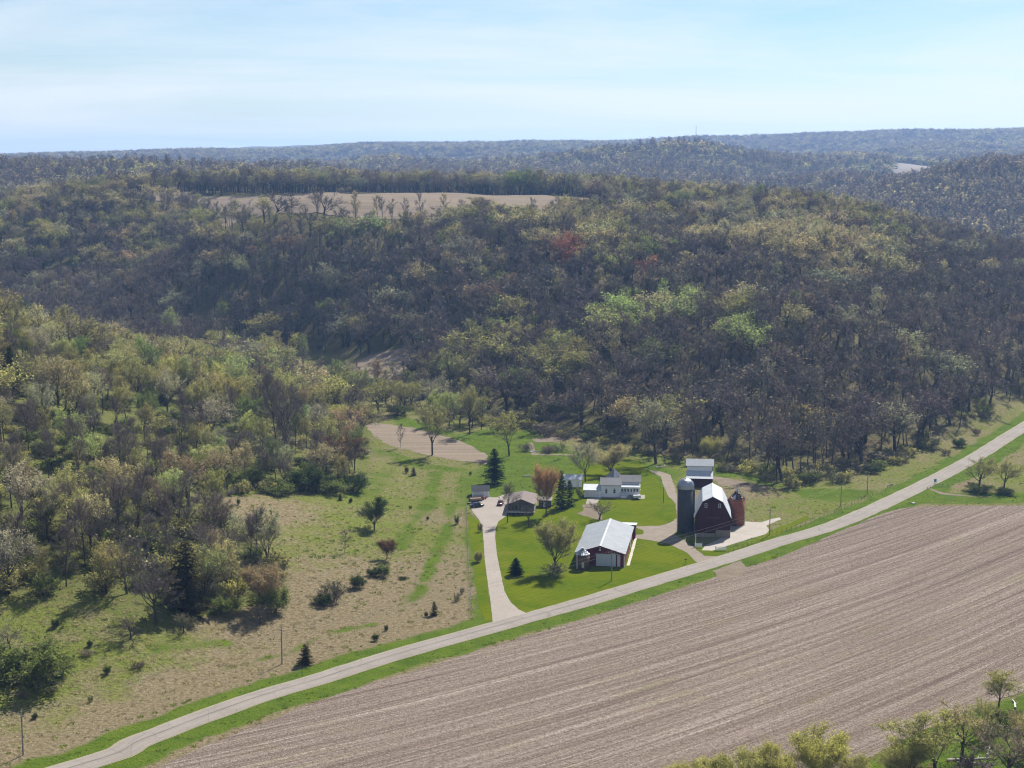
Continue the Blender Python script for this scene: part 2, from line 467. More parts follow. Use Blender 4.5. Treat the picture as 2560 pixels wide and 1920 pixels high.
soil = ramp(nt, t, [(0.28, (0.0681, 0.0485, 0.0403)), (0.46, (0.1497, 0.1155, 0.0942)), (0.60, (0.2268, 0.1833, 0.1537)), (0.82, (0.4174, 0.3620, 0.3073))])
soil = mixc(nt, ramp(nt, sp_g, [(0.34, 0.7), (0.52, 0.0)]), soil, (0.0907, 0.0706, 0.0558))
wd = mth(nt, 'MULTIPLY', ramp(nt, blot, [(0.48, 0.0), (0.66, 1.0)]), ramp(nt, s_mid, [(0.50, 0.0), (0.62, 1.0)]))
soil = mixc(nt, mth(nt, 'MULTIPLY', wd, 0.42), soil, (0.1362, 0.1376, 0.0432))
nt.links.new(soil, b.inputs['Base Color'])
bump(nt, b, mth(nt, 'ADD', mth(nt, 'MULTIPLY', s_row, 1.2), sp_f), 0.8, 0.35)

# ploughed fields on the hill and in the valley
m, nt, b = new_mat('ploughed_soil', 0.95, 0.0); M['plough'] = m
v = mapped(nt, (0.02, 0.30, 0.05), (0, 0, R(8)))
a1 = noise(nt, v, 1.0, 4, 0.6); a2 = noise(nt, mapped(nt), 0.9, 4, 0.7)
c = mixc(nt, ramp(nt, a1, [(0.35, 0.0), (0.65, 1.0)]), (0.135, 0.108, 0.08), (0.205, 0.165, 0.125))
c = mixc(nt, ramp(nt, a2, [(0.4, 0.0), (0.75, 0.6)]), c, (0.245, 0.205, 0.16))
nt.links.new(c, b.inputs['Base Color'])
bump(nt, b, a2, 0.6, 0.3)

def surf(name, c0, c1, s=0.5, rough=0.9, stretch=None, bmp=0.05):
    m, nt, b = new_mat(name, rough, 0.06)
    P = mapped(nt)
    n1 = noise(nt, P, s, 6, 0.7); n2 = noise(nt, P, s * 9, 3, 0.7)
    c = mixc(nt, ramp(nt, n1, [(0.32, 0.0), (0.68, 1.0)]), c0, c1)
    c = mixc(nt, ramp(nt, n2, [(0.35, 0.35), (0.6, 0.0)]), c, [x * 0.75 for x in c0])
    nt.links.new(c, b.inputs['Base Color'])
    bump(nt, b, n2, 0.4, bmp)
    return m
M['asphalt'] = surf('worn_road_surface', (0.2057, 0.1774, 0.1565), (0.2464, 0.2168, 0.1934), 0.12)
M['patch'] = surf('tar_patch', (0.126, 0.109, 0.096), (0.155, 0.136, 0.121), 0.3)
M['edge'] = surf('road_shoulder_gravel', (0.192, 0.178, 0.122), (0.252, 0.229, 0.155), 0.8)
M['concrete'] = surf('concrete', (0.2408, 0.2117, 0.1826), (0.2856, 0.2531, 0.2195), 0.1)
M['gravel'] = surf('gravel', (0.168, 0.139, 0.111), (0.234, 0.197, 0.158), 0.35)
M['dirt'] = surf('bare_earth', (0.117, 0.092, 0.066), (0.187, 0.151, 0.111), 0.3)
M['chalk'] = surf('pale_broken_stone', (0.359, 0.328, 0.273), (0.484, 0.452, 0.390), 0.6)

# road: worn wheel tracks, paler edges, sealed cracks
m, nt, b = new_mat('road_asphalt', 0.9, 0.05); M['asphalt'] = m
P1 = mapped(nt)
u = attr(nt, 'across').outputs['Fac']
n1 = noise(nt, P1, 0.09, 5, 0.65, 0.4); n2 = noise(nt, P1, 2.2, 4, 0.7); n3 = noise(nt, P1, 0.35, 4, 0.6)
c = mixc(nt, ramp(nt, n1, [(0.32, 0.0), (0.68, 1.0)]), (0.190, 0.168, 0.148), (0.238, 0.212, 0.190))
au = mth(nt, 'ABSOLUTE', u)
trk = mth(nt, 'ABSOLUTE', mth(nt, 'SUBTRACT', au, 0.42))
c = mixc(nt, mth(nt, 'MULTIPLY', ramp(nt, trk, [(0.0, 0.55), (0.22, 0.0)]), ramp(nt, n3, [(0.3, 0.4), (0.6, 1.0)])), c, (0.255, 0.230, 0.205))
c = mixc(nt, ramp(nt, mth(nt, 'ADD', au, mth(nt, 'MULTIPLY', mth(nt, 'SUBTRACT', n3, 0.5), 0.35)), [(0.84, 0.0), (1.0, 0.7)]), c, (0.27, 0.245, 0.18))
c = mixc(nt, ramp(nt, n2, [(0.30, 0.4), (0.5, 0.0)]), c, (0.135, 0.118, 0.104))
crk = node(nt, 'ShaderNodeTexVoronoi', feature='DISTANCE_TO_EDGE'); crk.inputs['Scale'].default_value = 0.16; nt.links.new(P1, crk.inputs['Vector'])
c = mixc(nt, ramp(nt, crk.outputs['Distance'], [(0.0, 0.45), (0.018, 0.0)]), c, (0.10, 0.09, 0.08))
nt.links.new(c, b.inputs['Base Color'])
bump(nt, b, n2, 0.3, 0.03)
# lawn: mower passes and thinner spots
m, nt, b = new_mat('mown_grass', 0.9, 0.0); M['lawn'] = m
P1 = mapped(nt); sp = node(nt, 'ShaderNodeSeparateXYZ'); nt.links.new(P1, sp.inputs[0])
n1 = noise(nt, P1, 0.06, 5, 0.65, 0.6); n2 = noise(nt, P1, 0.42, 5, 0.7, 0.3); n3 = noise(nt, P1, 2.6, 3, 0.7); n4 = noise(nt, P1, 0.17, 4, 0.6, 0.8)
c = mixc(nt, ramp(nt, n1, [(0.34, 0.0), (0.62, 1.0)]), (0.0412, 0.0810, 0.0023), (0.0901, 0.1126, 0.0034))
c = mixc(nt, ramp(nt, n2, [(0.36, 0.0), (0.72, 0.7)]), c, (0.1073, 0.1100, 0.0092))
c = mixc(nt, ramp(nt, n4, [(0.58, 0.0), (0.72, 0.55)]), c, (0.1288, 0.1144, 0.0258))
c = mixc(nt, ramp(nt, n3, [(0.3, 0.5), (0.6, 0.0)]), c, (0.0292, 0.0581, 0.0028))
mow = mth(nt, 'ADD', mth(nt, 'MULTIPLY', mth(nt, 'SINE', mth(nt, 'ADD', mth(nt, 'MULTIPLY', mth(nt, 'SUBTRACT', mth(nt, 'MULTIPLY', sp.outputs['Y'], 0.62), mth(nt, 'MULTIPLY', sp.outputs['X'], 0.78)), 3.1), mth(nt, 'MULTIPLY', n1, 8.0))), 0.045), 1.06)
cb = node(nt, 'ShaderNodeCombineXYZ')
for i_ in range(3): nt.links.new(mow, cb.inputs[i_])
c = mixc(nt, 1.0, c, cb.outputs[0], 'MULTIPLY')
nt.links.new(c, b.inputs['Base Color'])
bump(nt, b, mth(nt, 'ADD', n2, n3), 0.5, 0.15)

M['slab'] = surf('pale_slab_concrete', (0.285, 0.256, 0.225), (0.345, 0.312, 0.278), 0.25)
# ------------------------------------------------------------------ object helpers
def link(o, parent=None):
    COL.objects.link(o)
    if parent is not None:
        o.parent = parent
    return o
def mesh_from(name, verts, faces, mats=(), mi=None, smooth=False):
    me = bpy.data.meshes.new(name)
    me.from_pydata([tuple(v) for v in verts], [], [tuple(f) for f in faces])
    for m_ in mats:
        me.materials.append(m_)
    if mi is not None:
        me.polygons.foreach_set('material_index', np.asarray(mi, dtype=np.int32))
    if smooth:
        me.polygons.foreach_set('use_smooth', np.ones(len(me.polygons), dtype=bool))
    me.update()
    return me
def tag(o, label=None, category=None, group=None, kind=None):
    if label: o['label'] = label
    if category: o['category'] = category
    if group: o['group'] = group
    if kind: o['kind'] = kind
    return o
def thing(name, loc, label, category, yaw=0.0, group=None):
    o = bpy.data.objects.new(name, None)
    o.empty_display_size = 0.5
    COL.objects.link(o)
    o.location = loc; o.rotation_euler = (0, 0, -R(yaw))       # yaw clockwise from the view direction
    return tag(o, label, category, group)

# ------------------------------------------------------------------ ground sheet
rr = np.concatenate([np.linspace(40, 235, 12)[:-1], np.exp(np.linspace(math.log(235), math.log(830), 330))[:-1],
                     np.exp(np.linspace(math.log(830), math.log(1450), 130))[:-1], np.exp(np.linspace(math.log(1450), math.log(5200), 130))[:-1],
                     np.exp(np.linspace(math.log(5200), math.log(11800), 36))])
bb = np.concatenate([np.linspace(-math.pi, -0.37, 34)[:-1], np.linspace(-0.37, 0.37, 470), np.linspace(0.37, math.pi, 34)[1:-1]])
RR, BB = np.meshgrid(rr, bb, indexing='ij')
GX, GY = RR * np.sin(BB), RR * np.cos(BB)
GZ = height(GX, GY)
nr, nb = GX.shape
gx, gy, gz = GX.ravel(), GY.ravel(), GZ.ravel()
idx = np.arange(nr * nb).reshape(nr, nb)
a_ = idx[:-1, :].ravel(); b_ = np.roll(idx, -1, 1)[:-1, :].ravel(); c_ = np.roll(idx, -1, 1)[1:, :].ravel(); d_ = idx[1:, :].ravel()
quads = np.stack([a_, d_, c_, b_], 1)
gme = bpy.data.meshes.new('ground')
gme.vertices.add(gx.size + 1)
co = np.stack([gx, gy, gz], 1)
gme.vertices.foreach_set('co', np.concatenate([co, [[0, 0, 0]]]).astype(np.float32).ravel())
tri0 = np.stack([np.full(nb, gx.size), idx[0], np.roll(idx[0], -1)], 1)[:, [0, 2, 1]]
nq = len(quads)
gme.loops.add(nq * 4 + nb * 3)
gme.loops.foreach_set('vertex_index', np.concatenate([quads.ravel(), tri0.ravel()]).astype(np.int32))
gme.polygons.add(nq + nb)
gme.polygons.foreach_set('loop_start', np.concatenate([np.arange(nq) * 4, nq * 4 + np.arange(nb) * 3]).astype(np.int32))
gme.polygons.foreach_set('use_smooth', np.ones(nq + nb, dtype=bool))
gme.update(calc_edges=True)

near = (np.hypot(gx, gy) < 1500) & (np.abs(np.arctan2(gx, gy)) < 0.45)
green = np.zeros(gx.size); wood = np.zeros(gx.size); straw = np.full(gx.size, 0.55)
nx_, ny_ = gx[near], gy[near]
wob = fbm(nx_ / 9, ny_ / 9, 4)
wob2 = fbm(nx_ / 4 + 9, ny_ / 4, 3)
rs = road_side(nx_, ny_)
g = np.zeros(nx_.size)
# mown verges on both sides of the road
g = np.maximum(g, sstep(11.0, 7.0, np.abs(rs) + 2.4 * wob + 0.8 * np.where(rs > 0, 1, -1)) * 1.15)
# wheel tracks and damp strips of fresher grass in the rough pasture
def strip(pts, w, s=1.0):
    global g
    line = smooth_line([on_ground(*p)[:2] for p in pts], 5)
    g = np.maximum(g, s * (0.95 + 0.8 * wob2) * sstep(w + 2.6, w - 2.2, seg_dist(line, nx_, ny_) + 1.8 * wob))
strip([(1130, 1262), (1124, 1295), (1112, 1340), (1085, 1395), (1063, 1440), (1045, 1482), (1024, 1500)], 1.7)
strip([(1090, 1180), (1082, 1215), (1071, 1257), (1056, 1281), (1028, 1310), (1008, 1345), (1000, 1370)], 2.3, 0.95)
strip([(1160, 1190), (1165, 1230), (1150, 1262)], 3.0, 0.85)
strip([(560, 1672), (640, 1652), (720, 1630), (810, 1590), (880, 1570), (930, 1562)], 1.0, 0.9)
strip([(394, 1622), (440, 1616), (500, 1612), (560, 1608)], 2.2, 0.9)
strip([(900, 1240), (930, 1215), (960, 1180)], 5.0, 0.6)
strip([(960, 1130), (1060, 1165), (1180, 1180), (1250, 1200)], 4.0, 0.75)
strip([(890, 1100), (960, 1140)], 5.0, 0.6)
def blob(pts, soft=5.0, s=1.0, onto='g'):
    global g
    d = signed(flat_poly(pts), nx_, ny_) + 3.0 * wob
    return s * sstep(soft, -soft * 0.4, d)
g = np.maximum(g, blob([(985, 1040), (1060, 1058), (1150, 1090), (1240, 1070), (1330, 1080), (1400, 1110), (1470, 1150), (1640, 1160), (1700, 1185), (1640, 1215), (1500, 1200), (1400, 1230), (1250, 1255), (1180, 1262), (1160, 1200), (1225, 1160), (1150, 1098), (1085, 1078), (1000, 1060)], 6, 0.85))
g = np.maximum(g, blob([(1760, 1160), (1830, 1178), (1900, 1205), (1945, 1215), (1930, 1192), (1860, 1180), (1800, 1200), (1775, 1195)], 6, 1.0))
g = np.maximum(g, blob([(1985, 1225), (2100, 1225), (2180, 1228), (2150, 1250), (2090, 1255), (2010, 1245)], 5, 0.9))
g = np.maximum(g, blob([(2130, 1275), (2290, 1228), (2420, 1236), (2560, 1232), (2640, 1250), (2560, 1258), (2300, 1258)], 4, 0.9))
g = np.maximum(g, blob([(2100, 1940), (2330, 1826), (2420, 1786), (2570, 1728), (2900, 1650), (2900, 2000)], 3, 1.0))
g = np.maximum(g, blob([(1165, 1275), (1205, 1310), (1212, 1400), (1222, 1480), (1236, 1550), (1200, 1545), (1178, 1440), (1170, 1350)], 3, 0.8))
st = np.full(nx_.size, 0.55)
def dryer(px, py, rad, val):
    global st
    c = on_ground(px, py)
    w = np.exp(-((nx_ - c[0]) ** 2 + (ny_ - c[1]) ** 2) / (2 * rad * rad))
    st = st * (1 - w) + val * w
for q in [(700, 1620, 22, .92), (900, 1520, 20, .85), (1120, 1450, 18, .95), (1100, 1300, 9, .8), (500, 1720, 20, .8), (150, 1850, 22, .85), (300, 1780, 18, .75), (800, 1330, 18, .55), (200, 1600, 25, .45),
          (620, 1270, 12, .95), (900, 1240, 20, .38), (950, 1330, 18, .45), (1050, 1220, 14, .45), (1950, 1300, 14, .48), (2030, 1250, 12, .45), (1850, 1230, 12, .68), (2500, 1180, 20, .5), (1400, 1090, 12, .7),
          (1200, 1110, 16, .3), (2380, 1205, 5, .95), (1700, 1170, 20, .35), (420, 1800, 16, .75), (40, 1700, 18, .5)]:
    dryer(*q)
wd_ = wooded(nx_, ny_)
_il = inside(LEFTWOOD, nx_, ny_)
g = np.where(_il, np.maximum(g, 0.30 + 0.45 * fbm(nx_ / 22, ny_ / 22, 3)), g); st = np.where(_il, 0.35, st)
wd_ = np.where(_il, wd_ * 0.45, wd_)
green[near] = g; straw[near] = st; wood[near] = wd_
far_ = ~near
wood[far_] = np.where(np.hypot(gx, gy)[far_] > 700, wooded(gx[far_], gy[far_]), 0)
md = signed(MEADOW_FAR, gx, gy)
green = np.maximum(green, sstep(20, -20, md))
for nme, arr in (('green', green), ('wood', wood), ('straw', straw)):
    at = gme.attributes.new(nme, 'FLOAT', 'POINT')
    at.data.foreach_set('value', np.concatenate([arr, [0]]).astype(np.float32))
gme.materials.append(M['ground'])
ground = link(bpy.data.objects.new('ground', gme)); tag(ground, kind='structure')

# ------------------------------------------------------------------ laid sheets
def ragged(poly, step=1.2, amp=0.35, scale=2.5):
    out = []
    n = len(poly)
    for i in range(n):
        a, b = np.array(poly[i]), np.array(poly[(i + 1) % n])
        L = np.hypot(*(b - a)); k = max(1, int(L / step))
        nrm = np.array([-(b - a)[1], (b - a)[0]]) / max(L, 1e-6)
        for j in range(k):
            p = a + (b - a) * j / k
            q = fbm(np.array([p[0] / scale]), np.array([p[1] / scale]), 3)[0]
            out.append(p + nrm * q * amp * (1 if 0 < j else 0.3))
    return out
def sheet(name, poly, z, mat, amp=0.3, step=1.2, scale=2.5, kind='structure', label=None):
    poly = ragged(poly, step, amp, scale)
    verts = [(p[0], p[1], hz(p[0], p[1]) + z if z < 1 else z) for p in poly]
    tris = tessellate_polygon([[Vector((v[0], v[1], 0)) for v in verts]])
    # make every face look up
    fs = []
    for t in tris:
        a, b, c = (verts[i] for i in t)
        if (b[0] - a[0]) * (c[1] - a[1]) - (b[1] - a[1]) * (c[0] - a[0]) < 0: t = t[::-1]
        fs.append(t)
    o = link(bpy.data.objects.new(name, mesh_from(name, verts, fs, [mat])))
    return tag(o, label=label, kind=kind)
def ribbon(name, line, w, z, mat, edge_amp=0.12, parts=4):
    """a strip along a line, several quads wide"""
    line = np.array(line)
    t = np.gradient(line, axis=0); t /= np.hypot(t[:, 0], t[:, 1])[:, None]
    nrm = np.stack([-t[:, 1], t[:, 0]], 1)
    V, F = [], []
    for i, p in enumerate(line):
        for k in range(parts + 1):
            u = k / parts - 0.5
            e = edge_amp * fbm(np.array([p[0] / 3 + k * 7]), np.array([p[1] / 3]), 3)[0] if k in (0, parts) else 0
            ww = w(i) if callable(w) else w
            q = p + nrm[i] * (u * ww + e)
            V.append((q[0], q[1], hz(q[0], q[1]) + z))
    n = parts + 1
    for i in range(len(line) - 1):
        for k in range(parts):
            F.append((i * n + k + 1, i * n + k, (i + 1) * n + k, (i + 1) * n + k + 1))
    # faces up
    v = [Vector(V[j]) for j in F[0]]
    if (v[1] - v[0]).cross(v[2] - v[0]).z < 0:
        F = [f[::-1] for f in F]
    me = mesh_from(name, V, F, [mat])
    at = me.attributes.new('across', 'FLOAT', 'POINT'); at.data.foreach_set('value', np.tile(np.linspace(-1, 1, n), len(line)).astype(np.float32))
    o = link(bpy.data.objects.new(name, me))
    return tag(o, kind='structure')

def dense(line, step):
    out = [line[0]]
    for a, b in zip(line[:-1], line[1:]):
        k = max(1, int(np.hypot(*(b - a)) / step))
        for j in range(1, k + 1):
            out.append(a + (b - a) * j / k)
    return np.array(out)
ROADD = dense(ROAD, 2.5)
ribbon('road_shoulder', ROADD, ROAD_W + 0.75, 0.045, M['edge'], 0.35)
ribbon('road', ROADD, ROAD_W, 0.085, M['asphalt'], 0.16, 12)
# darker wheel wear along the road
for off, nm in ((0.2, 'road_seam'),):
    t = np.gradient(ROADD, axis=0); t /= np.hypot(t[:, 0], t[:, 1])[:, None]
    ln = ROADD + np.stack([-t[:, 1], t[:, 0]], 1) * off
    ribbon(nm, ln[:len(ln) // 3], 0.35, 0.095, M['patch'], 0.25, 2)

FIELD_PX = [(330, 1948), (390, 1920), (500, 1871), (615, 1823), (800, 1751), (940, 1705), (1082, 1663), (1200, 1625), (1342, 1583), (1470, 1545), (1603, 1503), (1720, 1466), (1810, 1436),
            (1870, 1418), (1950, 1393), (2050, 1350), (2128, 1316), (2205, 1284), (2250, 1272), (2290, 1267), (2400, 1265), (2560, 1264), (2800, 1266), (3100, 1300)]
FIELD_LO = [(3100, 1560), (2800, 1640), (2560, 1728), (2403, 1784), (2316, 1823), (2215, 1872), (2150, 1905), (2060, 1955), (1900, 2060), (1500, 2200), (900, 2200), (300, 2100), (240, 2000)]
sheet('corn_field', flat_poly(FIELD_PX + FIELD_LO), 0.04, M['field'], 0.55, 1.0, 2.0)
sheet('field_entrance', flat_poly([(1782, 1428), (1850, 1402), (1868, 1418), (1858, 1440), (1800, 1452)]), 0.055, M['dirt'], 0.5, 0.8)

LAWN_PX = crop1([(236, 940), (300, 900), (420, 880), (560, 870), (640, 800), (760, 690), (800, 640), (850, 540), (1000, 520), (1240, 560), (1330, 640), (1400, 740), (1480, 830), (1520, 960), (1560, 1110), (1690, 1215),
                 (1655, 1262), (1500, 1312), (1200, 1405), (900, 1490), (640, 1563), (470, 1612), (400, 1590), (330, 1530), (290, 1480), (250, 1330), (228, 1150), (225, 1010)])
sheet('lawn', flat_poly(LAWN_PX), 0.02, M['lawn'], 0.5)
sheet('lawn', flat_poly([(1168, 1285), (1200, 1305), (1210, 1390), (1222, 1490), (1234, 1551), (1214, 1552), (1200, 1530), (1190, 1470), (1183, 1400), (1176, 1340)]), 0.02, M['lawn'], 0.4)
sheet('lawn', flat_poly(crop1([(1555, 1112), (1600, 1100), (1720, 1180), (1900, 1160), (2130, 1060), (2212, 1010), (2260, 1000), (2400, 935), (2420, 960), (2212, 1062), (1900, 1170), (1760, 1215), (1690, 1205), (1580, 1150)])), 0.02, M['lawn'], 0.5)
sheet('gravel_drive', flat_poly(crop1([(1640, 1262), (1560, 1190), (1460, 1140), (1350, 1115), (1205, 1092), (1205, 1070), (1265, 1066), (1268, 1042), (1190, 1012), (1380, 1008), (1440, 990), (1500, 955), (1492, 862), (1440, 800), (1405, 725),
     (1390, 668), (1335, 645), (1300, 625), (1380, 632), (1450, 655), (1478, 720), (1500, 790), (1540, 880), (1545, 1000), (1505, 1030), (1480, 1062), (1540, 1100), (1580, 1130), (1690, 1216), (1800, 1222)])), 0.04, M['gravel'], 0.45)
sheet('driveway', flat_poly([(1233, 1563), (1228, 1520), (1221, 1470), (1212, 1400), (1208, 1345), (1206, 1320), (1198, 1300), (1180, 1277), (1174, 1258), (1175, 1243), (1222, 1243), (1240, 1244), (1262, 1236), (1276, 1232), (1277, 1262), (1264, 1291), (1246, 1304),
     (1239, 1322), (1238, 1345), (1243, 1390), (1253, 1440), (1262, 1480), (1276, 1505), (1296, 1524), (1322, 1536)]), 0.055, M['concrete'], 0.10)
sheet('driveway', flat_poly(crop1([(870, 858), (878, 822), (945, 812), (985, 806), (990, 812), (960, 830), (945, 856)])), 0.05, M['concrete'], 0.08)
sheet('bare_earth_patch', flat_poly(crop1([(850, 862), (945, 858), (960, 900), (985, 950), (975, 972), (900, 950), (800, 922), (852, 905)])), 0.036, M['dirt'], 0.5)
sheet('sidewalk', flat_poly(crop1([(962, 806), (1100, 800), (1235, 800), (1278, 794), (1278, 822), (1140, 822), (1000, 818)])), 0.06, M['concrete'], 0.05)
sheet('barnyard_slab', flat_poly(crop1([(1670, 1178), (1700, 1140), (1780, 1105), (1860, 1075), (1870, 1000), (1960, 978), (2080, 985), (2130, 968), (2210, 950), (2222, 965), (2120, 1005), (2135, 1040), (2110, 1066), (2000, 1098), (1850, 1146), (1740, 1180)])), 0.05, M['slab'], 0.5)
sheet('shed_apron', flat_poly([(1566.5, 1414), (1574, 1414), (1592.5, 1346), (1586, 1346)]), 0.05, M['chalk'], 0.12)
sheet('bare_earth_patch', flat_poly([(1774, 1190), (1830, 1197), (1890, 1213), (1930, 1220), (1900, 1226), (1850, 1221), (1800, 1214)]), 0.03, M['dirt'], 1.2)
sheet('bare_earth_patch', flat_poly([(1330, 1098), (1360, 1092), (1405, 1086), (1408, 1100), (1385, 1105), (1340, 1106)]), 0.03, M['dirt'], 1.0)
sheet('farm_track', flat_poly([(1322, 1106), (1332, 1106), (1340, 1132), (1352, 1134), (1440, 1136), (1440, 1138.5), (1350, 1138), (1328, 1137)]), 0.035, M['dirt'], 0.3)
sheet('farm_track', flat_poly([(2320, 1222), (2326, 1221), (2360, 1232), (2420, 1239), (2480, 1241), (2480, 1242.5), (2420, 1241.5), (2352, 1236)]), 0.03, M['dirt'], 0.15)
sheet('tilled_field', TAN2, 0.03, M['plough'], 1.6, 0.9, 3.0)
sheet('tilled_field', TAN1, 0.12, M['plough'], 1.0)

def draped(name, poly, step, z, mat):
    x0, y0 = poly.min(0); x1, y1 = poly.max(0)
    xs = np.arange(x0, x1 + step, step); ys = np.arange(y0, y1 + step, step)
    XX, YY = np.meshgrid(xs, ys, indexing='ij')
    ins = signed(poly, XX, YY) + 2.0 * fbm(XX / 12, YY / 12, 3) < 0
    ZZ = height(XX, YY) + z
    id_ = np.arange(XX.size).reshape(XX.shape)
    ok = ins[:-1, :-1] & ins[1:, :-1] & ins[1:, 1:] & ins[:-1, 1:]
    q = np.stack([id_[:-1, :-1][ok], id_[1:, :-1][ok], id_[1:, 1:][ok], id_[:-1, 1:][ok]], 1)
    use, inv = np.unique(q, return_inverse=True)
    V = np.stack([XX.ravel()[use], YY.ravel()[use], ZZ.ravel()[use]], 1)
    o = link(bpy.data.objects.new(name, mesh_from(name, V, inv.reshape(-1, 4), [mat], smooth=True)))
    return tag(o, kind='structure')
draped('ploughed_field', TOPFIELD, 3.0, 0.45, M['plough'])
draped('bare_hillside', FARTAN, 12.0, 2.0, M['gravel'])

# ------------------------------------------------------------------ haze
def box_mesh(name, x0, x1, y0, y1, z0, z1, mats=()):
    v = [(x, y, z) for x in (x0, x1) for y in (y0, y1) for z in (z0, z1)]
    f = [(0, 1, 3, 2), (4, 6, 7, 5), (0, 4, 5, 1), (2, 3, 7, 6), (0, 2, 6, 4), (1, 5, 7, 3)]
    return mesh_from(name, v, f, mats)
hm = bpy.data.materials.new('haze'); hm.use_nodes = True
hn = hm.node_tree.nodes; hn.clear()
ho = hn.new('ShaderNodeOutputMaterial'); hv = hn.new('ShaderNodeVolumePrincipled')
hv.inputs['Color'].default_value = (0.31, 0.54, 1.0, 1)
hv.inputs['Density'].default_value = HAZE_DENSITY
hv.inputs['Anisotropy'].default_value = 0.35
hm.node_tree.links.new(hv.outputs[0], ho.inputs['Volume'])
haze = link(bpy.data.objects.new('haze', box_mesh('haze', -12500, 12500, -12500, 12500, -1.0, 235.0, [hm])))
tag(haze, kind='stuff')
# ------------------------------------------------------------------ plant materials
def bark_mat(name, c0, c1):
    m, nt, b = new_mat(name, 0.9, 0.2)
    f = noise(nt, mapped(nt, (1, 1, 0.35)), 3.0, 4, 0.7)
    nt.links.new(ramp(nt, f, [(0.3, c0), (0.7, c1)]), b.inputs['Base Color'])
    return m
M['bark'] = bark_mat('bark', (0.032, 0.027, 0.023), (0.078, 0.066, 0.055))
M['pale_bark'] = bark_mat('pale_bark', (0.42, 0.39, 0.34), (0.62, 0.59, 0.54))
M['bark_grey'] = bark_mat('grey_bark', (0.09, 0.078, 0.066), (0.17, 0.15, 0.13))

def foliage(name, kind, twig=False, trans=0.55):
    """leaf and twig colour comes from the plant's own 'tint'"""
    m = bpy.data.materials.new(name); m.use_nodes = True
    nt = m.node_tree; nt.nodes.clear()
    out = node(nt, 'ShaderNodeOutputMaterial')
    t = attr(nt, 'tint', kind).outputs['Color']
    P = mapped(nt)
    f = noise(nt, P, 0.55, 3, 0.6)
    if twig:
        base = mixc(nt, ramp(nt, f, [(0.35, 0.0), (0.65, 1.0)]), (0.125, 0.102, 0.088), (0.245, 0.205, 0.176))
        c = mixc(nt, 0.38, base, t)
    else:
        k = ramp(nt, f, [(0.30, 0.62), (0.70, 1.25)])
        c = mixc(nt, 1.0, t, k, 'MULTIPLY')
    d = node(nt, 'ShaderNodeBsdfDiffuse'); nt.links.new(c, d.inputs[0])
    if twig:
        nt.links.new(d.outputs[0], out.inputs[0])
    else:
        tr = node(nt, 'ShaderNodeBsdfTranslucent')
        nt.links.new(mixc(nt, 1.0, c, (1.0, 1.0, 0.78), 'MULTIPLY'), tr.inputs[0])
        mx = node(nt, 'ShaderNodeMixShader'); mx.inputs[0].default_value = trans
        nt.links.new(d.outputs[0], mx.inputs[1]); nt.links.new(tr.outputs[0], mx.inputs[2])
        nt.links.new(mx.outputs[0], out.inputs[0])
    return m
M['leaf_o'] = foliage('leaves', 'OBJECT'); M['twig_o'] = foliage('twigs', 'OBJECT', True)
M['blade'] = foliage('grass_blades', 'INSTANCER', False, 0.45)
M['leaf_i'] = foliage('woodland_leaves', 'INSTANCER'); M['twig_i'] = foliage('woodland_twigs', 'INSTANCER', True)

# ------------------------------------------------------------------ growing plants
class Buf:
    def __init__(self):
        self.v, self.f, self.m, self.n = [], [], [], 0
    def tube(self, pts, rad, sides, m=0):
        pts = np.asarray(pts); k = len(pts)
        t = np.gradient(pts, axis=0); t /= np.linalg.norm(t, axis=1)[:, None] + 1e-9
        ref = np.array([1.0, 0.13, 0.21]); a = np.cross(t, ref); a /= np.linalg.norm(a, axis=1)[:, None] + 1e-9
        b = np.cross(t, a)
        ang = np.arange(sides) * 2 * math.pi / sides
        ring = (np.cos(ang)[None, :, None] * a[:, None] + np.sin(ang)[None, :, None] * b[:, None]) * np.asarray(rad)[:, None, None] + pts[:, None]
        base = self.n
        self.v.append(ring.reshape(-1, 3)); self.n += k * sides
        for i in range(k - 1):
            for j in range(sides):
                j2 = (j + 1) % sides
                q = (base + i * sides + j, base + i * sides + j2, base + (i + 1) * sides + j2, base + (i + 1) * sides + j)
                self.f.append(q); self.m.append(m)
    def tris(self, P, m):
        """P: n x 3 x 3"""
        P = np.asarray(P)
        if not len(P): return
        base = self.n
        self.v.append(P.reshape(-1, 3)); self.n += len(P) * 3
        k = np.arange(len(P)) * 3 + base
        self.f += list(zip(k, k + 1, k + 2)); self.m += [m] * len(P)
    def mesh(self, name, mats, smooth=False):
        V = np.concatenate(self.v) if self.v else np.zeros((0, 3))
        return mesh_from(name, V.tolist(), self.f, mats, self.m)

def unit(v):
    return v / (np.linalg.norm(v, axis=-1, keepdims=True) + 1e-9)

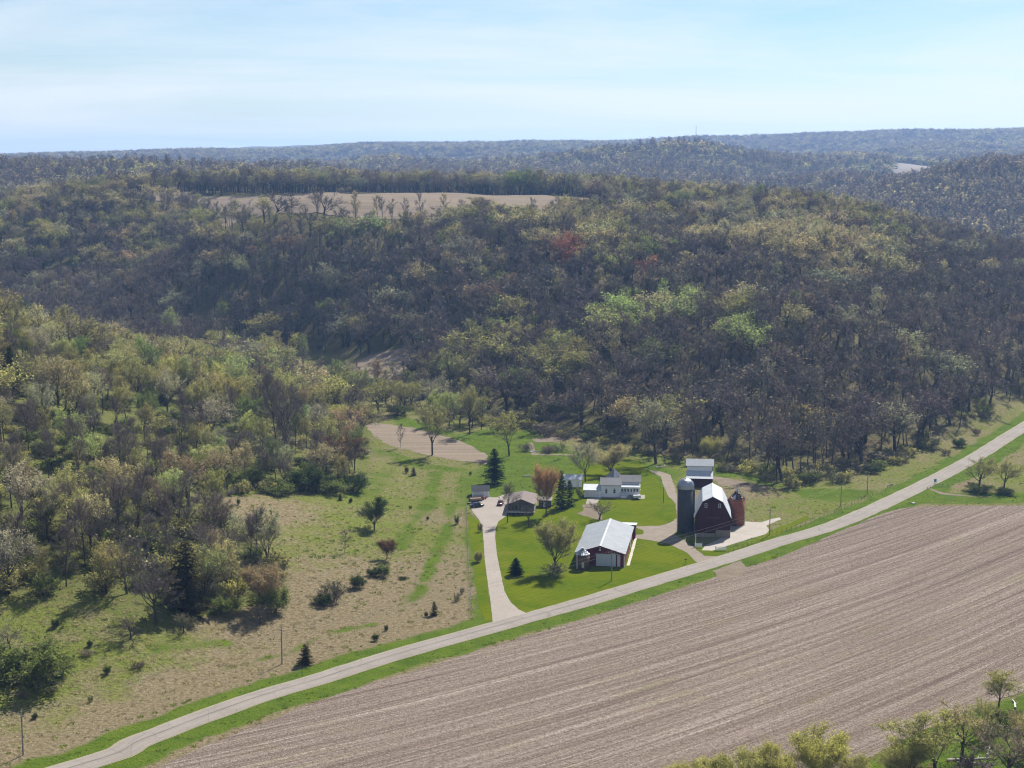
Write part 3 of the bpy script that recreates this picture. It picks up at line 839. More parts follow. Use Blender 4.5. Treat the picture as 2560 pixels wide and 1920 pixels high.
def grow_tree(seed, P):
    g = np.random.default_rng(seed)
    wood_, twigs = Buf(), Buf()
    ends = []                                  # (pos, dir, reach) from which twigs spring
    UP = np.array([0, 0, 1.0])
    L = P['levels']
    def branch(p, d, length, r, lv):
        q = L[lv]
        n = q['seg']
        pts = [p]
        for i in range(n):
            d = unit(d + g.normal(0, q['wob'], 3) + UP * q['up'] / n)
            pts.append(pts[-1] + d * length / n)
        pts = np.array(pts)
        rad = r * (1 - (1 - q['tip']) * np.linspace(0, 1, n + 1))
        wood_.tube(pts, rad, q['sides'])
        def at(t):
            s = min(t * n, n - 1e-6); i = int(s); f = s - i
            return pts[i] * (1 - f) + pts[i + 1] * f, unit(pts[i + 1] - pts[i])
        if lv + 1 < len(L):
            c = L[lv + 1]
            kids = c['n'] + int(g.integers(-1, 2)) if c['n'] > 3 else c['n']
            az0 = g.random() * 6.28
            for k in range(kids):
                t = c['t0'] + (1 - c['t0']) * ((k + g.random() * 0.9) / kids) ** c.get('tp', 1.0)
                pp, dd = at(min(t, 0.995))
                az = az0 + k * 2.4 + g.normal(0, 0.35)
                a = np.cross(dd, np.array([0.3, 0.9, 0.2])); a = unit(a); b = np.cross(dd, a)
                an = R(c['ang'] + g.normal(0, 9)) * (1 - c.get('close', 0.0) * t)
                nd = unit(dd * math.cos(an) + (a * math.cos(az) + b * math.sin(az)) * math.sin(an))
                ln = length * c['ratio'] * (1 - c['fall'] * abs(t - c['peak'])) * (0.75 + 0.5 * g.random())
                branch(pp, nd, max(ln, 0.3), r * c['rr'] * (1 - 0.5 * t), lv + 1)
        if q.get('tw'):
            for k in range(q['tw']):
                t = 0.25 + 0.75 * g.random()
                pp, dd = at(t)
                ends.append((pp, dd))
    for s in range(P.get('stems', 1)):
        a = s * 2.4 + g.random(); sp = P.get('splay', 0.0)
        d0 = unit(np.array([math.cos(a) * sp, math.sin(a) * sp, 1.0]) + g.normal(0, 0.03, 3))
        branch(np.array([math.cos(a), math.sin(a), 0]) * P.get('base', 0.0) + np.array([0, 0, -0.4]), d0, P['len'] * (1 if s == 0 else 0.75 + 0.25 * g.random()), P['r'], 0)
    E = np.array([e[0] for e in ends]); D = np.array([e[1] for e in ends])
    n = len(E)
    d = unit(D + g.normal(0, P['spray'], (n, 3)) + UP * 0.25)
    ln = P['twl'] * (0.6 + 0.8 * g.random(n))[:, None]
    side = unit(np.cross(d, g.normal(0, 1, (n, 3)))) * P['tww'] * 0.5
    tip = E + d * ln
    twigs.tris(np.stack([E - side, E + side, tip], 1), 0)
    # side shoots half way along each twig
    mid = E + d * ln * 0.45
    d2 = unit(d + g.normal(0, 0.7, (n, 3)))
    side2 = unit(np.cross(d2, g.normal(0, 1, (n, 3)))) * P['tww'] * 0.38
    twigs.tris(np.stack([mid - side2, mid + side2, mid + d2 * ln * 0.6], 1), 0)
    nl = P.get('leaves', 0)
    if nl:
        zt = (E[:, 2] + d[:, 2] * ln[:, 0] - E[:, 2].min()) / (np.ptp(E[:, 2]) + 1e-6); wt = np.clip(zt, 0.03, 1) ** 1.5; wt = wt / wt.sum()
        k = g.choice(n, nl, p=wt)      # leaves crowd the upper twigs, building sunlit tops and dark undersides into the crown
        c = E[k] + d[k] * ln[k] * (0.3 + 0.85 * g.random((nl, 1))) + g.normal(0, P['lsp'], (nl, 3))
        s = P['ls'] * (0.6 + 0.8 * g.random(nl))[:, None]
        u = unit(g.normal(0, 1, (nl, 3))); w = unit(np.cross(u, g.normal(0, 1, (nl, 3))))
        twigs.tris(np.stack([c - u * s * 0.5 - w * s * 0.3, c + u * s * 0.5 - w * s * 0.3, c + w * s * 0.6], 1), 1)
    return wood_, twigs

def grow_conifer(seed, h, w, n, leaf, open_=0.08):
    """needle tree: a stem carrying whorls of drooping fans"""
    g = np.random.default_rng(seed)
    wood_, tw = Buf(), Buf()
    wood_.tube(np.array([[0, 0, -0.3], [0.03, 0, h * 0.5], [0, 0.02, h]]), [h * 0.016, h * 0.009, 0.02], 5)
    T = []
    for k in range(n):
        t = open_ + (0.99 - open_) * (k / n) ** 0.9
        z = h * t
        prof = (1 - t) ** 0.72 * min(1.0, 0.55 + (t - open_) * 4.0)
        L = w * 0.5 * prof * (0.72 + 0.5 * g.random()) + 0.15
        az = k * 2.399 + g.normal(0, 0.3)
        d = np.array([math.cos(az), math.sin(az), 0.12 - 0.42 * (1 - t) + g.normal(0, 0.08)])
        sd = np.array([-math.sin(az), math.cos(az), 0])
        p0 = np.array([0, 0, z])
        m = leaf
        for j in range(m):
            f = (j + 0.6) / m
            c = p0 + d * L * f
            ww = (0.22 + 0.30 * (1 - f)) * L * 0.55 + 0.12
            for sgn in (-1, 1):
                o = sd * sgn * ww * (0.6 + 0.7 * g.random()) + d * L / m * 1.5 + np.array([0, 0, -0.12 * ww + g.normal(0, 0.06)])
                T.append([c - d * L / m * 0.6, c + d * L / m * 0.9 + np.array([0, 0, g.normal(0, 0.08)]), c + o])
    tw.tris(np.array(T), 1)
    return wood_, tw

UPR = dict(len=16.5, r=0.25, spray=0.55, twl=1.5, tww=0.075, levels=[
    dict(seg=6, wob=0.035, up=0.10, tip=0.22, sides=6, tw=10),
    dict(n=13, t0=0.42, ang=52, ratio=0.34, fall=0.85, peak=0.50, rr=0.42, seg=3, wob=0.13, up=0.55, tip=0.35, sides=4, tw=14, close=0.35),
    dict(n=5, t0=0.25, ang=45, ratio=0.50, fall=0.4, peak=0.3, rr=0.5, seg=2, wob=0.15, up=0.4, tip=0.3, sides=3, tw=17)])
OPEN = dict(len=7.0, r=0.42, spray=0.6, twl=1.4, tww=0.075, levels=[
    dict(seg=4, wob=0.06, up=0.05, tip=0.55, sides=7),
    dict(n=8, t0=0.55, ang=56, ratio=1.12, fall=0.3, peak=0.8, rr=0.52, seg=5, wob=0.19, up=0.42, tip=0.22, sides=5, tw=8, close=0.45),
    dict(n=7, t0=0.28, ang=50, ratio=0.42, fall=0.4, peak=0.4, rr=0.45, seg=3, wob=0.20, up=0.35, tip=0.3, sides=3, tw=20),
    ])
VASE = dict(len=5.5, r=0.34, spray=0.5, twl=1.35, tww=0.07, levels=[
    dict(seg=3, wob=0.04, up=0.05, tip=0.65, sides=7),
    dict(n=7, t0=0.55, ang=34, ratio=1.55, fall=0.3, peak=0.8, rr=0.5, seg=5, wob=0.10, up=0.30, tip=0.2, sides=5, tw=10, close=0.3),
    dict(n=8, t0=0.30, ang=40, ratio=0.36, fall=0.4, peak=0.4, rr=0.42, seg=3, wob=0.14, up=0.30, tip=0.3, sides=3, tw=22)])
BUSH = dict(len=3.2, r=0.06, stems=11, splay=0.75, base=0.25, spray=0.7, twl=0.8, tww=0.06, levels=[
    dict(seg=3, wob=0.14, up=0.25, tip=0.3, sides=3, tw=16),
    dict(n=5, t0=0.25, ang=45, ratio=0.5, fall=0.3, peak=0.4, rr=0.6, seg=2, wob=0.2, up=0.2, tip=0.3, sides=3, tw=12)])
def P_(base, **kw):
    import copy
    p = copy.deepcopy(base)
    lv = kw.pop('lv', None)
    p.update(kw)
    if lv:
        for i, d in lv.items():
            p['levels'][i].update(d)
    return p
# individually built plants: (wood mesh, crown mesh, height)
PLANT = {}
def proto(key, bufs, h, mats, bark='bark'):
    w_, t_ = bufs
    wm = w_.mesh(key + '_wood', [M[bark]]); tm = t_.mesh(key + '_crown', mats)
    wm.polygons.foreach_set('use_smooth', np.ones(len(wm.polygons), dtype=bool))
    V = np.concatenate(t_.v)
    PLANT[key] = (wm, tm, float(np.percentile(V[:, 2], 99.5)), float(np.percentile(np.hypot(V[:, 0], V[:, 1]), 96)) * 2)
OM = [M['twig_o'], M['leaf_o']]
for i in range(3):
    proto('upright_bare%d' % i, grow_tree(100 + i, P_(UPR, leaves=120, ls=0.28, lsp=0.15)), 16, OM)
    proto('upright_bud%d' % i, grow_tree(120 + i, P_(UPR, leaves=2000, ls=0.25, lsp=0.25)), 16, OM)
    proto('open_bare%d' % i, grow_tree(140 + i, P_(OPEN, leaves=150, ls=0.25, lsp=0.15)), 14, OM)
    proto('open_bud%d' % i, grow_tree(160 + i, P_(OPEN, leaves=2600, ls=0.25, lsp=0.25)), 14, OM)
    proto('vase_bud%d' % i, grow_tree(180 + i, P_(VASE, leaves=4600, ls=0.25, lsp=0.25)), 14, OM)
for i in range(2):
    proto('vase_bare%d' % i, grow_tree(190 + i, P_(VASE, leaves=100, ls=0.25, lsp=0.15)), 14, OM)
    proto('vase_full%d' % i, grow_tree(195 + i, P_(VASE, len=3.6, leaves=13000, ls=0.21, lsp=0.4, lv={1: dict(ang=44, n=9, ratio=2.1), 2: dict(n=9, t0=0.18)})), 14, OM)
    proto('bush_bare%d' % i, grow_tree(200 + i, P_(BUSH, leaves=250, ls=0.2, lsp=0.15)), 3, OM)
    proto('bush_leaf%d' % i, grow_tree(210 + i, P_(BUSH, leaves=4200, ls=0.2, lsp=0.25)), 3, OM)
    proto('cedar%d' % i, grow_conifer(220 + i, 4.0, 2.3, 90, 5, 0.03), 4, OM)
    proto('spruce%d' % i, grow_conifer(230 + i, 12.0, 5.6, 210, 7, 0.10), 12, OM)
proto('sapling0', grow_tree(240, P_(UPR, len=6.0, r=0.07, twl=0.8, tww=0.05, lv={1: dict(n=9, t0=0.25, seg=2), 2: dict(n=3, tw=6)})), 6, OM)
proto('dead0', grow_tree(250, P_(UPR, len=9.0, r=0.20, twl=0.7, tww=0.07, lv={0: dict(tw=2, wob=0.09), 1: dict(n=6, t0=0.3, tw=2, ratio=0.28), 2: dict(n=2, tw=1)})), 9, [M['pale_bark'], M['pale_bark']], 'pale_bark')
proto('droop0', grow_tree(260, P_(OPEN, len=3.2, r=0.26, twl=1.3, leaves=0, lv={1: dict(n=6, ang=68, up=-0.15, ratio=1.75, seg=6, wob=0.22), 2: dict(n=5, tw=9, up=0.1)})), 6, OM)

# woodland plants, lighter, joined into one mesh each, kept out of the scene and scattered by node
POOL = {}
def pool(name, lst, leaf='leaf_i'):
    c = bpy.data.collections.new(name)
    for k, (w_, t_) in enumerate(lst):
        b = Buf(); off = 0
        b.v = w_.v + t_.v; b.n = w_.n + t_.n
        b.f = w_.f + [tuple(j + w_.n for j in f) for f in t_.f]
        b.m = [0] * len(w_.f) + [q + 1 for q in t_.m]
        me = b.mesh(name, [M['bark'], M['twig_i'], M[leaf]])
        o = bpy.data.objects.new('%s_%02d' % (name, k), me)
        c.objects.link(o)
    POOL[name] = c
    return c
MID = dict(UPR, twl=1.7, tww=0.13, levels=[
    dict(seg=4, wob=0.04, up=0.1, tip=0.2, sides=4, tw=14),
    dict(n=10, t0=0.42, ang=52, ratio=0.30, fall=0.85, peak=0.5, rr=0.42, seg=2, wob=0.15, up=0.5, tip=0.3, sides=3, tw=26, close=0.35)])
MIDO = dict(OPEN, twl=1.7, tww=0.13, levels=[
    dict(seg=3, wob=0.06, up=0.05, tip=0.55, sides=4),
    dict(n=8, t0=0.5, ang=56, ratio=1.1, fall=0.3, peak=0.8, rr=0.5, seg=3, wob=0.2, up=0.4, tip=0.22, sides=3, tw=12, close=0.45),
    dict(n=4, t0=0.3, ang=50, ratio=0.42, fall=0.4, peak=0.4, rr=0.45, seg=2, wob=0.2, up=0.35, tip=0.3, sides=3, tw=16)])
lst = []
for i in range(4): lst.append(grow_tree(300 + i, P_(MID, leaves=90, ls=0.5, lsp=0.2)))           # 0-3 bare upright
for i in range(3): lst.append(grow_tree(310 + i, P_(MID, leaves=620, ls=0.36, lsp=0.35)))         # 4-6 budding upright
for i in range(3): lst.append(grow_tree(320 + i, P_(MIDO, leaves=1300, ls=0.34, lsp=0.4)))        # 7-9 budding broad
for i in range(2): lst.append(grow_tree(330 + i, P_(MIDO, leaves=90, ls=0.5, lsp=0.3)))           # 10-11 bare broad
lst.append(grow_conifer(340, 16, 6.0, 110, 5, 0.12))                                             # 12 conifer
lst.append(grow_tree(341, P_(BUSH, leaves=500, ls=0.4, lsp=0.3, tww=0.10, lv={0: dict(tw=10), 1: dict(tw=5)})))   # 13 bush in leaf
lst.append(grow_tree(342, P_(BUSH, leaves=40, ls=0.4, lsp=0.3, tww=0.10, lv={0: dict(tw=12), 1: dict(tw=6)})))    # 14 bare bush
pool('woodland_tree', lst)
FARP = dict(UPR, twl=2.6, tww=0.42, levels=[
    dict(seg=2, wob=0.04, up=0.1, tip=0.2, sides=3, tw=12),
    dict(n=8, t0=0.42, ang=50, ratio=0.30, fall=0.85, peak=0.5, rr=0.42, seg=1, wob=0.15, up=0.5, tip=0.3, sides=3, tw=7, close=0.35)])
FARO = dict(FARP, len=11, levels=[FARP['levels'][0], dict(FARP['levels'][1], ratio=0.55, ang=58, n=10)])
lst = []
for i in range(3): lst.append(grow_tree(400 + i, P_(FARP, leaves=30, ls=1.2, lsp=0.5)))
for i in range(3): lst.append(grow_tree(410 + i, P_(FARO, leaves=120, ls=1.35, lsp=0.7)))
lst.append(grow_conifer(420, 15, 6.0, 36, 3, 0.12))
pool('distant_tree', lst)

def scatter_group(coll):
    ng = bpy.data.node_groups.new('scatter_' + coll.name, 'GeometryNodeTree')
    ng.interface.new_socket('Geometry', in_out='INPUT', socket_type='NodeSocketGeometry')
    ng.interface.new_socket('Geometry', in_out='OUTPUT', socket_type='NodeSocketGeometry')
    N, Lk = ng.nodes, ng.links
    gi, go = N.new('NodeGroupInput'), N.new('NodeGroupOutput')
    ip = N.new('GeometryNodeInstanceOnPoints')
    ci = N.new('GeometryNodeCollectionInfo')
    ci.inputs['Collection'].default_value = coll
    ci.inputs['Separate Children'].default_value = True
    ci.inputs['Reset Children'].default_value = True
    def na(nm, tp):
        a = N.new('GeometryNodeInputNamedAttribute'); a.data_type = tp; a.inputs['Name'].default_value = nm
        return a.outputs[0]
    Lk.new(gi.outputs[0], ip.inputs['Points'])
    Lk.new(ci.outputs[0], ip.inputs['Instance'])
    ip.inputs['Pick Instance'].default_value = True
    Lk.new(na('pick', 'INT'), ip.inputs['Instance Index'])
    er = N.new('FunctionNodeEulerToRotation')
    Lk.new(na('turn', 'FLOAT_VECTOR'), er.inputs[0])
    Lk.new(er.outputs[0], ip.inputs['Rotation'])
    Lk.new(na('size', 'FLOAT_VECTOR'), ip.inputs['Scale'])
    Lk.new(ip.outputs[0], go.inputs[0])
    return ng
GROUPS = {k: scatter_group(c) for k, c in POOL.items()}
def scatter(name, poolname, pos, pick, turn, size, tint, label, kind='stuff'):
    me = bpy.data.meshes.new(name)
    me.vertices.add(len(pos))
    me.vertices.foreach_set('co', np.asarray(pos, np.float32).ravel())
    def add(nm, tp, arr, key):
        a = me.attributes.new(nm, tp, 'POINT'); a.data.foreach_set(key, np.ascontiguousarray(arr).ravel())
    add('pick', 'INT', np.asarray(pick, np.int32), 'value')
    add('turn', 'FLOAT_VECTOR', np.asarray(turn, np.float32), 'vector')
    add('size', 'FLOAT_VECTOR', np.asarray(size, np.float32), 'vector')
    add('tint', 'FLOAT_VECTOR', np.asarray(tint, np.float32), 'vector')
    o = link(bpy.data.objects.new(name, me))
    md = o.modifiers.new('scatter', 'NODES'); md.node_group = GROUPS[poolname]
    return tag(o, label=label, kind=kind)
# ------------------------------------------------------------------ colours of the spring crowns
TINT = {
    'grey': (0.15, 0.13, 0.115), 'dun': (0.25, 0.205, 0.15), 'purple': (0.15, 0.115, 0.115), 'olive': (0.30, 0.285, 0.12), 'tan': (0.40, 0.345, 0.195), 'gold': (0.35, 0.335, 0.12),
    'lime': (0.36, 0.41, 0.155), 'green': (0.165, 0.20, 0.065), 'pale': (0.30, 0.29, 0.20), 'rust': (0.26, 0.18, 0.115), 'red': (0.31, 0.135, 0.085), 'orange': (0.32, 0.245, 0.15),
    'deep': (0.055, 0.08, 0.028), 'cedar': (0.085, 0.082, 0.035), 'spruce': (0.022, 0.045, 0.02), 'brown': (0.13, 0.07, 0.05),
}
LOOK = {'grey': 'bare grey', 'dun': 'bare dun brown', 'purple': 'bare purplish brown', 'olive': 'olive green budding', 'tan': 'tan budding', 'gold': 'golden yellow budding', 'lime': 'lime green leafing',
        'green': 'green leafing', 'pale': 'pale grey-green budding', 'rust': 'rust brown budding', 'red': 'red budding', 'orange': 'orange tan budding'}
# ------------------------------------------------------------------ candidate trees all over the wooded ground
def candidates(r0, r1, bmax, area_fn):
    """jittered points, denser where area per tree is small"""
    pts = []
    rs_ = r0
    g = np.random.default_rng(int(r0))
    while rs_ < r1:
        st = math.sqrt(area_fn(rs_))
        n = max(2, int(2 * bmax * rs_ / st))
        b = -bmax + 2 * bmax * (np.arange(n) + g.random(n)) / n
        r = rs_ + st * g.random(n)
        pts.append(np.stack([r * np.sin(b), r * np.cos(b)], 1))
        rs_ += st
    return np.concatenate(pts)
near_c = candidates(380, 1420, 0.40, lambda r: 68.0 if r < 1000 else 80.0)
w_ = wooded(near_c[:, 0], near_c[:, 1])
_tf = seg_dist(TOPFIELD[2:6], near_c[:, 0], near_c[:, 1])
_gt = np.random.default_rng(2).random(len(near_c))
_lw = inside(LEFTWOOD, near_c[:, 0], near_c[:, 1])
near_c = near_c[(w_ > 0.75) & ((_tf > 34) | (_gt < 0.36)) & (~_lw | (_gt < 0.68))]
x, y = near_c[:, 0], near_c[:, 1]
z = height(x, y)
g = np.random.default_rng(11)
n = len(x)
upx, upy = to_px(x, y, z)
isleft = inside(LEFTWOOD, x, y)
# --- clump colours: noise chooses neighbourhoods, chance chooses trees
clump = fbm(x / 45, y / 60, 3); clump2 = fbm(x / 70 + 40, y / 90 + 7, 3); rnd = g.random(n)
names = np.full(n, 'grey', dtype=object)
up_hill = sstep(35, 70, z)
right = sstep(1500, 2200, upx)
p_bud = 0.09 + 0.46 * up_hill + 0.18 * sstep(500, 0, upx) * (z > 25) + 0.35 * clump
p_bud = np.where(isleft, 0.34 + 0.42 * sstep(1300, 1000, upy) + 0.3 * clump, p_bud)
p_bud = np.where((upx > 1850) & (z < 30) & ~isleft, 0.05 + 0.2 * clump, p_bud)
bud = rnd < p_bud
r2 = g.random(n)
for nm, lo, hi in (('tan', 0, .30), ('olive', .30, .58), ('dun', .58, .74), ('pale', .74, .88), ('green', .88, .94), ('rust', .94, .985), ('gold', .985, 1.01)):
    names[bud & (r2 >= lo) & (r2 < hi)] = nm
r3 = g.random(n)
bare = ~bud
names[bare & (r3 < 0.30)] = 'purple'; names[bare & (r3 >= 0.30) & (r3 < 0.5)] = 'dun'
names[bare & (r3 > 0.975)] = 'pale'
for nm, lo, hi in (('olive', 0, .34), ('green', .34, .42), ('gold', .42, .60), ('tan', .60, .72), ('lime', .72, .78), ('dun', .78, .87), ('orange', .87, .90), ('pale', .90, 1.01)):
    m_ = bud & isleft & (r2 >= lo) & (r2 < hi); names[m_] = nm
# named patches of colour that stand out in the photograph: (pixel, radius in px, colour, chance)
for (cx, cy, rx, ry, nm, ch) in [(1600, 770, 95, 42, 'lime', .8), (1690, 760, 60, 40, 'lime', .9), (1530, 800, 40, 30, 'lime', .6), (1860, 835, 55, 30, 'lime', .5), (900, 590, 60, 30, 'lime', .75), (930, 560, 40, 18, 'lime', .6),
                                 (1180, 695, 40, 35, 'pale', .8), (1260, 700, 50, 30, 'green', .5), (1000, 740, 20, 16, 'lime', .9), (805, 690, 18, 18, 'lime', .9), (1425, 655, 38, 22, 'red', .8), (1070, 655, 14, 12, 'red', 1), (1125, 672, 14, 14, 'orange', 1),
                                 (1185, 630, 12, 12, 'red', .9), (1300, 650, 18, 14, 'red', .9), (1620, 640, 12, 12, 'red', 1), (1712, 660, 18, 14, 'red', .9), (1610, 695, 26, 14, 'red', .9), (1672, 722, 18, 14, 'red', 1), (510, 785, 25, 18, 'red', .6),
                                 (940, 757, 14, 12, 'red', 1), (60, 700, 18, 14, 'red', .9), (10, 640, 14, 10, 'red', .9), (1290, 745, 25, 40, 'rust', .7), (1240, 780, 20, 20, 'rust', .7), (100, 590, 50, 26, 'gold', .6), (250, 640, 160, 28, 'olive', .6), (380, 620, 80, 30, 'olive', .6),
                                 (2000, 640, 200, 40, 'tan', .55), (1900, 600, 200, 35, 'tan', .5), (2150, 690, 100, 40, 'tan', .5), (1960, 720, 110, 30, 'dun', .6), (1500, 560, 40, 25, 'olive', .6), (1250, 880, 90, 40, 'olive', .5), (1400, 960, 90, 60, 'olive', .55), (1150, 960, 90, 40, 'olive', .6), (1350, 1000, 70, 40, 'green', .35),
                                 (700, 560, 350, 22, 'olive', .4), (2270, 935, 20, 30, 'tan', .8), (2370, 965, 16, 16, 'orange', .6), (2020, 1110, 22, 20, 'gold', .9), (1880, 930, 30, 22, 'rust', .8), (690, 900, 40, 30, 'olive', .8), (760, 900, 40, 30, 'olive', .7)]:
    cy = cy + (62 if nm == 'lime' and cy > 700 else 36 if cy < 900 else 0)
    m_ = ((upx - cx) / rx) ** 2 + ((upy - cy) / ry) ** 2 < 1
    names[m_ & (g.random(n) < (ch * 0.65 if nm in ('red', 'lime') else ch))] = nm
conif = g.random(n) < np.where(isleft, 0.0, 0.004)
for px, py, r in [(2088, 715, 12), (126, 590, 10), (2460, 700, 14), (2420, 690, 10), (1722, 545, 8), (1350, 585, 12)]:
    k = np.argmin(np.where(isleft, 1e9, np.hypot(upx - px, upy - py))); conif[k] = True
# understory bushes
ht = 13.0 + 5.5 * g.random(n) + 2 * clump
ht = np.where(isleft, 11.5 + 6.5 * g.random(n) + 1.5 * clump, ht)
bush = g.random(n) < np.where(isleft, 0.14, 0.05 + 0.12 * (z < 12))
budset = {'olive', 'tan', 'gold', 'lime', 'green', 'pale', 'rust', 'red', 'orange'}
isbud = np.array([q in budset for q in names])
shape = np.where(isbud, np.where(g.random(n) < 0.5, 1, 2), np.where(g.random(n) < 0.8, 0, 3))      # 0 bare upright 1 bud upright 2 bud broad 3 bare broad
ht = np.where(~isleft & (shape >= 2), ht * 1.06, ht)
keep = (np.abs(upx - 1280) < 1280 + 420) 
dist = np.hypot(x, y)
tint = np.array([TINT[q] for q in names]) * (0.82 + 0.36 * g.random((n, 1))) * np.where(isleft, 1.2, 1.0)[:, None] * (1 + 0.045 * g.normal(0, 1, (n, 3)))
WOODS = dict(x=x, y=y, z=z, names=names, shape=shape, conif=conif, bush=bush, ht=ht, dist=dist, tint=tint, px=upx, py=upy, left=isleft, keep=keep)

# trees and brush of the damp strip along the stream, between the two tilled fields
STREAM = flat_poly([(640, 958), (800, 972), (1000, 968), (1120, 1000), (1250, 1048), (1400, 1088), (1330, 1092), (1200, 1085), (1120, 1062), (1000, 1042), (900, 1030), (820, 1040), (700, 1040)])
_c = candidates(600, 860, 0.2, lambda r: 60.0)
_k = inside(STREAM, _c[:, 0], _c[:, 1]) & (np.random.default_rng(8).random(len(_c)) < 0.62) & (signed(TAN1, _c[:, 0], _c[:, 1]) > 3) & (signed(TAN2, _c[:, 0], _c[:, 1]) > 3)
_c = _c[_k]; _n = len(_c); _g = np.random.default_rng(9)
_nm = np.array(['olive', 'pale', 'grey', 'green', 'dun', 'gold'], dtype=object)[_g.choice(6, _n, p=[.30, .16, .26, .10, .12, .06])]
_z = height(_c[:, 0], _c[:, 1]); _px, _py = to_px(_c[:, 0], _c[:, 1], _z)
_bd = np.array([q in budset for q in _nm])
_new = dict(x=_c[:, 0], y=_c[:, 1], z=_z, names=_nm, shape=np.where(_bd, _g.integers(1, 3, _n), 3 * (_g.random(_n) < 0.5)), conif=np.zeros(_n, bool), bush=_g.random(_n) < 0.35, ht=8 + 6 * _g.random(_n),
            dist=np.hypot(_c[:, 0], _c[:, 1]), tint=np.array([TINT[q] for q in _nm]) * (0.85 + 0.3 * _g.random((_n, 1))), px=_px, py=_py, left=np.zeros(_n, bool), keep=np.ones(_n, bool))
WOODS = {k: np.concatenate([WOODS[k], _new[k]]) for k in WOODS}
# ------------------------------------------------------------------ single plants
TAKEN = []
USED_LABELS = set()
def plant(name, key, loc, size, tint, label, category='tree', turn=None, group=None, tilt=0.0):
    """a plant of its own: wood and crown are its parts"""
    wm, tm, h0, w0 = PLANT[key]
    r = bpy.data.objects.new(name, None); r.empty_display_size = 0.5
    COL.objects.link(r)
    r.location = loc
    r.rotation_euler = (tilt, 0, turn if turn is not None else random.random() * 6.28)
    r.scale = (size[0] / w0, size[0] / w0, size[1] / h0)
    tag(r, label, category, group)
    t = link(bpy.data.objects.new('trunk', wm), r)
    c = link(bpy.data.objects.new('crown', tm), r)
    tv = TINT[tint] if isinstance(tint, str) else tint
    c['tint'] = [float(v) for v in tv]; t['tint'] = [float(v) for v in tv]
    TAKEN.append((loc[0], loc[1], size[0] * 0.3))
    return r
def at_px(px, py):
    p = on_ground(px, py)
    dep = p[1] * CT - (p[2] - CAM_H) * ST
    return p, FPX / dep
LM = {}
def P(name, key, px, py, top, wpx, tint, label, category='tree', lm=None, tilt=0.0, group=None, turn=None):
    p, s = at_px(px, py)
    h = (py - top) / s / 0.98
    o = plant(name, key, (p[0], p[1], p[2] - 0.05), (wpx / s * 1.18, h), tint, label, category, tilt=tilt, group=group, turn=turn)
    if lm: LM[lm] = (p[0], p[1])
    return o
random.seed(5)
